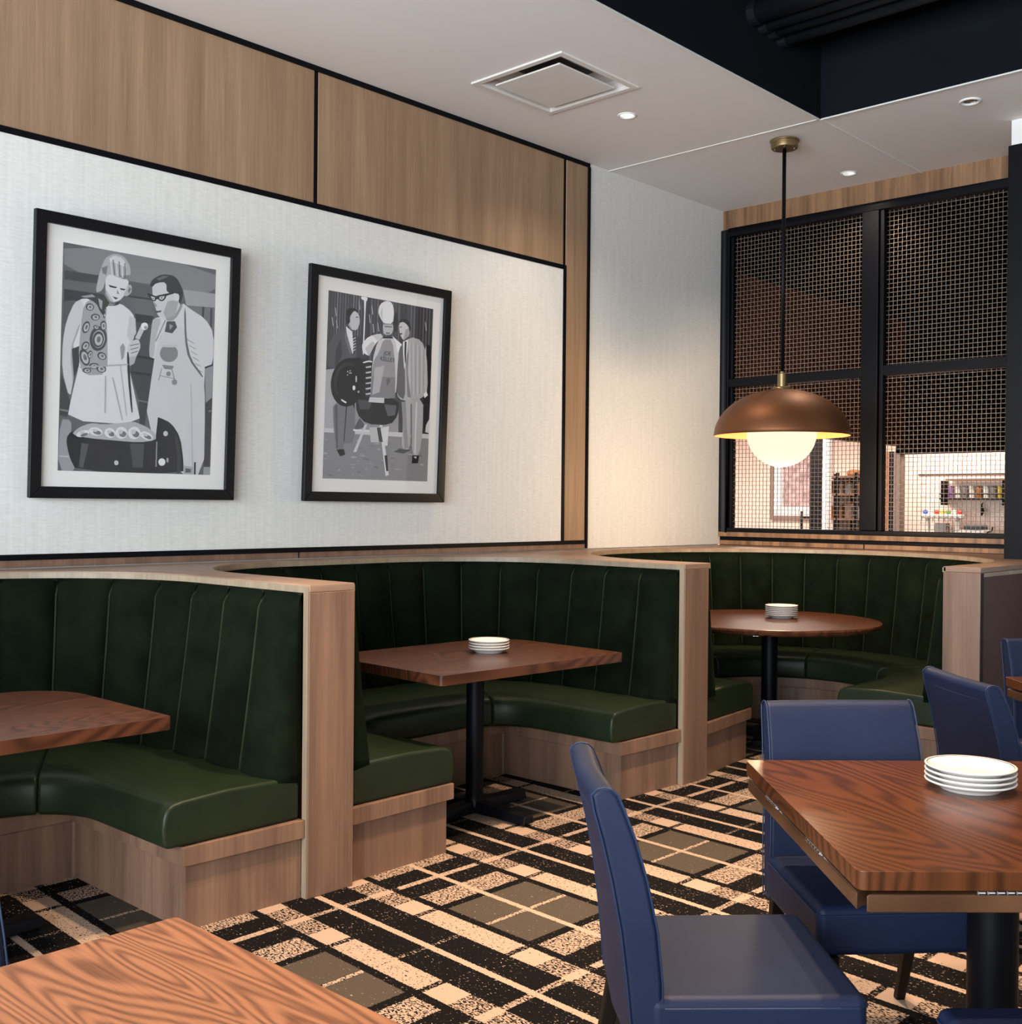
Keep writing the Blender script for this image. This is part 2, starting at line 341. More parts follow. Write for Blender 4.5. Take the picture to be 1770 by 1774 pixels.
def tag(o, label=None, cat=None, group=None, kind=None):
    if label: o['label'] = label
    if cat: o['category'] = cat
    if group: o['group'] = group
    if kind: o['kind'] = kind
    return o
def thing(name, label, cat, loc=(0, 0, 0), rz=0, group=None):
    o = bpy.data.objects.new(name, None); COL.objects.link(o); o.empty_display_size = .1
    o.location = loc; o.rotation_euler = (0, 0, rz)
    return tag(o, label, cat, group)
def struct(name, me, mat, **kw):
    o = link(name, me, mat, **kw); o['kind'] = 'structure'; return o
def copy_tree(o, parent=None):
    c = o.copy(); COL.objects.link(c)
    if parent: c.parent = parent
    for ch in [x for x in bpy.data.objects if x.parent == o]: copy_tree(ch, c)
    return c
PRINT_ONE = [(95,[0,999,999,999,999,0,0,0]),
(128,[202,999,760,999,999,973,998,908,947,881,818,879,693,878,505,877,337,877,101,878,9,904,3,972]),
(70,[12,878,232,880,233,843,13,838]),
(98,[13,838,216,837,208,796,12,797]),
(58,[12,797,199,798,87,754,12,743]),
(85,[12,743,70,743,23,643,11,642]),
(88,[415,872,548,870,559,813,417,812]),
(55,[408,811,559,813,560,805,408,803]),
(100,[427,803,560,802,576,732,453,733]),
(48,[453,733,576,732,568,694,459,697]),
(72,[459,697,563,694,559,539,445,544]),
(40,[445,544,588,540,583,528,442,533]),
(66,[442,533,583,528,581,464,434,467]),
(40,[434,467,581,464,576,454,435,457]),
(62,[435,457,576,454,554,333,490,339]),
(105,[490,339,554,333,553,326,492,332]),
(58,[492,332,553,326,536,223,503,225]),
(158,[769,878,998,882,996,815,796,805]),
(112,[796,802,996,812,993,678,910,754]),
(60,[908,810,924,810,920,748,906,754]),
(70,[966,808,981,809,982,705,965,731]),
(64,[8,428,64,306,49,236,3,244]),
(120,[4,272,55,268,54,260,4,264]),
(60,[949,348,999,385,998,39,951,38]),
(120,[974,314,997,318,996,310,975,306]),
(150,[951,38,998,39,999,0,950,0]),
(212,[88,745,112,766,138,777,182,785,216,781,257,762,290,758,336,768,373,764,420,743,443,724,455,695,458,671,455,637,446,614,424,590,416,562,417,514,428,466,455,391,476,330,502,253,406,222,146,223,54,249,68,313,82,366,103,438,113,482,116,522,106,539,77,544,68,588,76,695]),
(198,[87,752,109,758,121,753,132,732,132,708,121,668,106,627,77,564,69,512,79,442,78,392,66,337,50,343,22,413,11,468,11,539,15,587,26,641,41,682,68,731]),
(165,[106,627,77,564,69,512,79,442,82,410,77,399,71,425,59,502,65,558,93,624,107,651,114,652]),
(62,[66,538,112,556,111,467,83,414]),
(158,[146,752,185,776,212,778,243,760,261,725,276,656,283,587,287,482,255,438,171,430,132,444,113,487,108,537,115,619,120,672,128,723]),
(70,[193,731,190,726,186,723,180,720,175,718,167,717,162,718,155,719,150,721,146,725,144,728,143,733,144,737,147,741,150,744,156,748,162,749,169,750,175,750,182,748,186,746,191,743,193,739,194,734]),
(178,[186,729,183,725,178,723,172,721,165,721,160,722,157,724,154,726,152,730,154,736,157,740,162,743,168,744,175,744,180,743,183,742,186,739,188,735]),
(105,[178,732,174,728,168,728,163,730,162,734,165,738,171,740,176,739,179,736]),
(70,[231,693,229,689,226,685,220,682,215,679,207,677,201,677,193,677,188,678,182,681,178,684,176,688,176,691,178,696,181,699,187,703,192,705,200,707,206,707,214,707,219,706,225,703,229,701,231,697]),
(178,[224,690,221,686,217,683,211,681,201,680,194,681,190,683,187,686,187,692,189,696,193,699,200,701,210,702,216,701,221,699,224,696]),
(105,[215,691,211,688,205,687,199,688,197,691,199,695,204,698,211,698,215,695]),
(70,[168,636,164,628,159,623,153,618,147,616,141,615,136,615,130,618,127,622,125,628,125,634,126,642,128,648,133,655,137,660,143,665,149,668,156,669,161,669,166,666,169,662,171,656,172,650,170,642]),
(178,[164,637,161,631,158,627,153,624,147,622,141,622,137,624,135,626,134,631,133,635,134,641,136,645,139,650,142,654,147,658,153,660,159,660,163,658,165,655,166,651,167,647,166,641]),
(105,[157,640,155,636,151,633,146,632,143,636,143,641,144,645,146,648,149,651,153,653,158,651,159,645]),
(70,[278,592,272,576,265,565,252,553,241,547,225,542,213,542,198,546,189,552,179,564,174,575,171,590,173,603,178,619,185,630,197,642,209,648,224,653,236,653,251,649,261,643,271,631,276,620,279,604]),
(178,[264,592,260,581,255,573,246,564,238,560,227,556,218,556,208,559,201,564,194,572,191,580,189,591,190,600,194,612,199,620,208,628,215,633,226,636,235,636,245,633,252,629,259,620,263,613,265,601]),
(105,[245,595,242,586,238,581,231,577,226,576,219,577,214,580,210,587,209,593,210,602,212,608,218,614,223,618,230,619,235,618,241,614,244,609,246,601]),
(70,[259,590,255,580,251,573,243,565,235,561,225,558,217,558,208,560,202,564,195,572,192,579,190,590,191,598,195,608,199,615,207,623,214,628,225,631,232,631,242,628,249,624,255,616,258,609,260,599]),
(178,[251,590,248,583,245,577,239,572,234,569,227,567,221,567,215,569,210,572,206,577,204,582,202,590,203,596,206,603,209,608,215,614,220,617,227,619,232,619,239,617,243,614,248,609,250,604,251,596]),
(105,[239,592,237,587,234,584,230,581,224,580,219,583,216,587,216,591,216,597,218,601,221,605,227,608,233,608,237,605,239,602,240,597]),
(70,[174,512,177,501,177,493,175,484,171,478,165,473,158,471,149,471,142,474,133,480,126,486,119,495,116,503,113,514,113,522,115,531,118,537,125,542,131,544,140,543,147,541,156,535,163,529,170,520]),
(178,[167,509,169,501,169,496,168,489,165,485,161,481,156,480,150,480,145,482,138,486,134,491,129,498,126,503,124,511,124,517,125,523,128,527,132,531,136,532,143,532,148,530,154,526,159,522,164,515]),
(105,[157,508,159,503,158,499,156,495,152,494,147,495,142,498,139,502,137,508,136,512,136,517,139,521,144,522,148,520,152,517,155,512]),
(70,[275,512,270,508,265,506,257,505,251,505,243,506,237,508,230,511,226,515,223,520,222,523,223,528,225,532,230,536,235,538,243,539,249,539,257,538,263,536,270,533,274,529,277,524,278,520,277,515]),
(178,[268,512,259,509,252,508,246,509,242,511,238,513,235,515,233,519,232,523,236,529,244,532,251,533,257,532,261,531,266,529,269,526,271,523,271,518]),
(105,[260,518,254,516,247,517,243,521,244,525,248,528,255,528,261,526,262,522]),
(70,[234,474,232,470,228,467,222,464,216,462,207,460,200,459,191,460,185,461,178,463,175,466,172,470,172,473,174,477,178,480,184,483,190,485,199,487,206,487,215,487,221,486,228,483,231,481,234,477]),
(178,[226,471,222,468,218,465,214,464,208,463,203,462,196,463,192,463,188,465,184,468,184,473,187,477,192,479,196,481,202,482,207,482,213,482,217,481,222,479,225,476]),
(105,[215,472,211,469,204,468,198,470,195,473,197,476,204,479,211,479,215,476]),
(70,[164,549,158,544,153,541,145,539,140,538,134,539,129,541,125,544,123,548,123,554,124,558,127,564,130,568,136,573,141,576,148,578,154,579,160,578,165,576,169,573,171,569,171,564,170,559,167,553]),
(178,[160,551,156,547,153,545,147,543,141,543,135,546,132,552,132,557,135,561,137,564,141,568,145,570,150,572,156,572,163,569,166,563,165,558,163,554]),
(105,[153,554,147,551,143,552,141,556,143,561,149,565,154,566,158,564,158,559]),
(70,[273,657,272,651,270,646,266,641,262,638,257,636,252,635,247,637,243,639,239,643,237,647,235,654,235,659,236,666,238,670,242,675,245,678,251,680,255,681,261,680,265,677,269,673,271,669,273,662]),
(178,[269,656,268,652,267,648,264,645,260,642,253,641,248,643,245,646,244,649,242,654,242,658,243,662,244,666,247,669,252,672,259,673,263,671,266,668,268,665,269,660]),
(105,[263,656,260,651,256,650,252,652,250,658,251,664,255,667,259,666,262,662]),
(70,[191,519,189,514,186,511,182,507,176,504,168,505,164,508,162,512,161,516,161,522,162,526,164,531,167,535,171,538,177,541,184,540,189,537,191,533,192,529,192,524]),
(178,[188,519,187,515,183,512,178,508,172,509,169,513,167,519,168,524,170,528,173,531,178,535,184,534,188,530,189,524]),
(105,[183,520,180,516,176,516,174,518,174,523,176,528,180,530,183,529,184,525]),
(70,[277,457,273,453,268,451,261,448,254,447,245,447,238,448,230,451,225,454,220,458,218,462,217,466,219,470,223,474,227,477,235,479,241,480,250,480,257,479,265,477,271,474,276,470,278,466,278,461]),
(178,[269,457,264,453,259,451,254,451,248,451,243,451,237,453,233,455,230,458,228,463,231,469,235,472,240,474,245,474,251,474,256,474,262,472,266,470,269,467,271,463]),
(105,[259,460,253,458,246,458,241,461,240,465,244,469,251,470,257,469,261,465]),
(70,[185,452,184,448,181,445,175,442,170,440,163,439,157,439,150,439,145,440,140,442,137,445,135,448,134,451,136,454,139,457,144,460,149,462,156,463,162,464,170,463,175,462,180,460,183,458,185,454]),
(178,[179,449,174,445,167,442,157,441,149,443,145,446,144,451,149,455,157,458,166,459,174,457,179,453]),
(105,[171,450,167,447,161,446,156,448,154,451,156,454,161,456,167,456,170,454]),
(70,[271,715,269,707,267,702,265,697,261,693,255,693,252,697,251,702,250,707,250,714,250,720,252,727,254,732,256,738,260,742,266,742,269,738,271,733,271,728,271,720]),
(178,[270,714,268,709,267,705,265,701,263,699,259,698,256,703,255,709,255,714,255,718,256,723,258,727,260,731,262,734,266,734,269,729,270,724,270,718]),
(105,[266,714,264,709,262,708,260,711,260,717,261,724,264,727,266,726,267,721]),
(70,[226,643,220,640,211,639,204,639,199,641,195,643,191,648,193,652,199,655,208,657,215,656,220,655,225,652,228,647]),
(178,[223,643,219,641,212,640,206,641,201,643,199,646,200,650,204,652,210,653,217,652,222,650,224,646]),
(105,[218,646,214,644,210,645,207,646,206,649,208,651,212,651,216,650,218,648]),
(60,[79,751,103,775,129,788,173,797,207,800,248,797,270,788,285,767,305,764,343,776,354,776,345,762,324,755,282,751,264,739,260,713,253,705,239,712,228,724,212,748,190,760,150,769,120,765,84,748]),
(150,[112,775,182,791,200,781,135,771]),
(160,[218,778,245,768,242,728,228,740]),
(140,[290,763,327,763,309,756,277,754]),
(128,[255,866,298,799,327,766,286,765,258,795]),
(210,[264,881,279,901,312,904,380,890,406,874,401,847,393,827,374,801,358,786,335,775,319,772,299,773,286,782,270,801,262,823,259,859]),
(180,[263,822,289,798,317,770,292,774,266,802]),
(172,[236,927,250,954,268,970,298,984,324,989,360,986,384,975,408,949,417,927,415,896,403,883,372,880,343,883,302,892,280,891,266,879,258,861,249,829,235,812,209,802,203,814,211,853,218,879,227,905]),
(205,[282,965,302,977,322,980,353,977,372,967,388,944,384,937,358,942,338,944,312,947,296,950,280,958]),
(120,[235,915,271,930,263,887,241,891]),
(125,[350,891,414,905,415,884,369,881]),
(215,[283,962,289,962,304,892,297,892]),
(110,[301,960,307,961,320,891,313,891]),
(215,[320,958,325,959,337,889,330,890]),
(110,[338,957,344,957,354,888,346,888]),
(215,[357,955,362,956,370,886,363,887]),
(110,[375,953,381,954,387,885,379,886]),
(178,[403,858,419,860,426,853,427,834,421,822,402,809,389,805,376,807,376,814,388,830,394,841,396,853]),
(120,[411,851,424,840,408,818,402,830]),
(40,[277,845,335,840,324,834,290,835]),
(60,[350,838,390,837,378,830,356,831]),
(65,[303,796,342,792,326,783]),
(140,[335,830,349,810,332,810]),
(192,[416,719,456,710,463,644,430,599,404,626]),
(60,[471,615,480,618,442,511,432,523]),
(195,[435,604,466,616,482,613,492,595,492,578,480,555,469,538,453,516,440,507,424,506,415,520,411,559,412,580,420,594]),
(110,[425,585,485,599,485,595,426,581]),
(110,[430,568,482,581,482,577,430,564]),
(110,[434,551,478,564,479,560,434,547]),
(170,[411,528,469,538,456,504,420,486]),
(190,[457,621,490,677,515,664,485,615]),
(228,[539,678,536,673,533,669,529,667,524,664,517,663,509,663,504,664,500,666,497,669,494,674,493,682,496,687,499,691,503,693,508,695,515,697,523,697,528,695,532,694,536,691,538,686]),
(150,[535,674,533,671,529,669,524,667,519,668,515,670,513,672,513,676,515,679,519,682,524,683,528,683,532,681,535,678]),
(40,[409,553,416,553,422,529,428,468,436,408,449,317,453,280,448,275,439,311,422,406,413,467,408,528]),
(168,[271,433,279,434,282,266,274,266]),
(170,[316,430,324,430,393,239,385,239]),
(180,[364,485,370,486,418,260,411,260]),
(165,[116,465,417,499,417,493,116,458]),
(150,[361,570,379,591,393,572,386,526,373,512]),
(208,[591,726,639,738,682,759,742,800,777,811,805,798,841,785,905,764,945,742,981,706,996,658,997,572,984,533,951,521,938,508,938,487,937,449,934,376,920,390,888,500,809,541,646,536,575,537,555,543,551,578,560,661,565,700,570,715]),
(178,[585,723,617,726,622,708,602,661,591,619,585,558,575,537,555,543,551,578,560,661,565,700,570,715]),
(145,[938,516,997,538,996,378,953,350]),
(35,[937,523,997,542,997,534,938,514]),
(200,[622,649,643,660,681,676,758,704,794,683,808,604,838,552,903,499,933,451,944,382,949,276,952,77,912,0,810,0,719,47,587,174,547,288,573,455,590,548,607,617]),
(150,[806,648,857,631,857,627,806,643]),
(150,[821,620,870,605,870,601,821,616]),
(150,[836,592,883,578,883,574,836,588]),
(150,[851,565,896,551,896,547,851,560]),
(150,[866,537,909,525,910,521,866,533]),
(150,[881,509,923,498,923,494,881,505]),
(100,[785,797,793,764,800,680,810,627,829,574,856,537,908,495,927,476,924,471,899,487,841,534,811,573,795,626,787,679,781,763]),
(140,[650,722,659,723,597,616,589,617]),
(75,[664,717,718,723,735,696,703,664,651,667]),
(150,[682,705,709,700,685,678]),
(150,[664,738,702,746,727,764,751,800,763,811,769,800,759,781,730,743,707,726,680,720,665,721,654,731]),
(202,[578,881,625,898,665,898,721,882,747,863,754,833,749,806,726,765,703,744,664,732,639,729,613,734,600,742,594,755,587,769,573,790,566,806,564,827,562,844,560,866]),
(165,[666,812,745,827,718,749,659,728,639,755]),
(50,[546,878,555,895,573,909,610,927,644,935,694,935,724,925,749,900,762,882,768,859,765,839,753,810,744,811,734,844,714,855,673,851,656,860,654,888,639,897,602,892,581,885,564,870,554,866,546,870]),
(95,[585,908,633,927,672,929,605,900]),
(208,[744,833,742,827,740,823,735,820,727,817,720,818,715,821,712,824,710,830,710,838,712,844,714,848,719,852,726,854,734,853,739,850,742,847,744,842]),
(40,[531,835,551,832,565,830,581,827,592,828,604,833,632,840,692,855,716,857,703,850,669,840,655,834,652,826,648,820,639,812,630,808,618,807,610,808,604,813,596,814,589,811,584,804,579,802,568,801,560,804,550,811,541,819,528,831]),
(196,[551,823,580,820,577,807,563,808]),
(196,[609,826,644,834,640,822,625,813,609,816]),
(60,[573,814,573,813,571,812,569,811,567,811,565,812,564,813,564,814,565,815,567,816,569,816,571,816,573,816,573,815]),
(60,[629,822,628,821,626,820,624,820,621,820,619,820,618,821,618,822,619,824,621,825,624,825,626,825,628,825,629,824]),
(80,[586,758,627,764,621,755,592,749]),
(150,[565,801,582,776,597,778,589,790]),
(128,[746,569,743,558,738,551,728,542,719,536,705,530,693,528,677,527,666,527,652,531,642,535,632,543,627,549,623,559,623,567,626,577,631,585,640,594,649,600,663,605,675,608,690,609,702,609,717,605,726,601,736,594,742,587,746,577]),
(190,[745,607,738,604,727,602,718,600,703,598,691,597,675,596,663,595,649,595,639,595,629,595,622,597,622,599,629,602,639,604,648,606,663,608,675,609,691,610,703,611,717,611,727,611,737,611,745,610]),
(128,[639,512,721,511,708,493,655,493]),
(140,[636,495,641,495,622,437,616,436]),
(140,[704,496,710,497,733,444,725,444]),
(150,[629,461,723,454,723,450,629,457]),
(130,[701,471,698,466,692,462,685,461,678,461,673,464,669,468,669,473,672,478,678,482,685,483,692,483,698,480,701,476]),
(132,[746,434,743,428,736,424,728,422,720,423,713,426,709,431,709,437,712,443,719,447,727,449,736,448,742,445,746,440]),
(180,[838,437,846,438,875,36,867,36]),
(150,[21,227,59,226,74,213,75,181,69,163,52,148,49,126,59,85,74,53,102,15,88,0,25,0,1,50,5,178]),
(180,[4,67,63,65,65,59,4,61]),
(34,[50,150,68,170,85,176,109,172,222,167,497,160,612,180,619,240,626,263,649,259,696,246,728,227,763,193,784,153,800,88,806,48,807,14,645,0,255,0,100,15,73,53,59,85,47,126]),
(172,[84,168,108,187,133,199,173,212,207,217,256,215,298,217,359,224,399,228,440,235,473,234,516,224,551,214,594,195,611,181,612,162,586,152,522,144,460,142,367,144,298,146,213,148,157,152,98,159]),
(215,[185,177,183,172,178,167,167,161,158,158,143,154,133,152,120,152,113,153,106,156,105,160,107,165,112,169,122,175,132,179,146,182,157,184,169,185,177,184,183,180]),
(110,[176,167,171,163,164,160,157,157,148,155,141,155,134,155,130,157,131,161,137,165,142,167,151,170,158,171,167,172,174,171]),
(190,[154,175,150,171,144,169,139,168,132,167,126,167,125,171,128,175,134,177,140,179,146,179,152,179]),
(215,[264,174,258,168,250,165,237,162,226,162,211,164,201,166,190,171,184,176,181,183,182,188,188,193,196,197,209,199,220,200,235,198,245,195,256,190,262,186,265,179]),
(110,[256,172,252,169,247,167,238,167,230,167,221,169,215,171,209,174,207,179,211,183,218,185,225,185,235,185,242,184,250,181,254,179,257,175]),
(190,[233,183,230,180,226,179,218,178,213,179,206,181,202,185,202,189,205,191,209,192,216,193,222,192,228,190,233,187]),
(215,[343,167,335,160,328,157,316,155,307,156,295,159,288,163,281,169,278,175,279,183,282,189,289,195,297,198,308,201,317,200,329,197,336,193,343,186,346,180,346,172]),
(110,[340,167,335,163,330,162,322,162,316,163,309,165,305,168,302,173,301,176,303,180,307,182,314,184,319,185,327,183,333,181,338,178,341,172]),
(190,[318,178,314,175,307,174,300,175,295,178,293,183,295,187,299,190,306,191,313,190,318,188,320,183]),
(215,[423,179,419,169,413,163,402,157,392,154,379,153,369,155,357,161,351,166,346,176,346,183,350,192,356,199,367,205,377,208,390,208,400,206,412,201,418,195,423,186]),
(110,[417,175,414,170,410,166,402,163,395,162,386,163,380,165,374,169,371,172,371,178,373,182,379,186,385,188,394,190,401,189,409,187,413,184,417,179]),
(190,[394,185,391,180,388,177,382,175,377,175,370,177,367,179,364,183,364,187,366,191,370,194,376,196,381,196,387,195,391,192,394,188]),
(215,[501,168,491,160,481,157,466,155,455,156,442,160,435,166,428,175,426,183,429,193,434,200,444,207,454,211,468,213,479,212,493,208,500,202,507,193,509,185,506,175]),
(110,[497,170,491,166,484,164,475,164,468,166,460,170,456,174,453,179,454,184,457,189,462,192,471,194,478,194,487,192,493,189,498,184,501,180,500,174]),
(190,[475,182,469,179,464,178,457,178,452,180,447,183,446,187,446,192,449,195,454,199,459,200,467,200,471,198,476,195,478,191,477,186]),
(215,[589,161,581,156,572,154,557,154,546,155,531,159,521,164,510,170,506,175,504,182,507,187,515,191,523,193,538,194,549,192,564,189,574,184,585,178,590,172,591,165]),
(110,[582,161,576,159,570,158,561,159,553,161,544,164,538,166,533,171,532,175,537,179,545,180,552,179,563,177,570,175,578,171,582,166]),
(190,[555,173,548,171,541,172,535,173,529,176,525,180,528,185,535,187,543,186,548,185,554,182,558,178]),
(72,[441,134,535,137,529,26,466,24]),
(80,[138,127,181,122,151,14,125,20]),
(15,[621,263,631,264,625,150,612,150]),
(225,[680,53,679,49,677,46,674,42,670,40,665,38,657,37,650,37,644,39,641,41,637,45,635,48,633,52,633,55,634,60,636,63,640,66,643,69,649,71,656,72,664,71,669,69,673,67,677,64,679,61,680,57]),
(195,[692,187,689,182,684,179,677,177,670,178,664,181,661,186,661,192,664,197,669,200,676,202,683,201,689,198,692,193]),
(190,[371,41,369,36,364,33,358,32,352,33,347,36,344,40,344,45,346,50,351,53,357,54,363,53,368,50,371,46]),
(160,[702,62,700,57,698,54,695,53,691,54,689,57,687,62,687,67,688,72,691,75,694,76,697,75,700,72,702,67]),
(150,[615,150,622,150,622,31,614,31]),
(55,[742,190,759,180,771,150,784,87,787,48,783,14,776,1,765,1,762,17,763,58,757,101,741,168]),
(165,[807,42,875,36,876,1,811,0]),
(30,[881,60,892,60,893,0,881,0]),
(90,[820,29,860,26,859,9,820,8])]
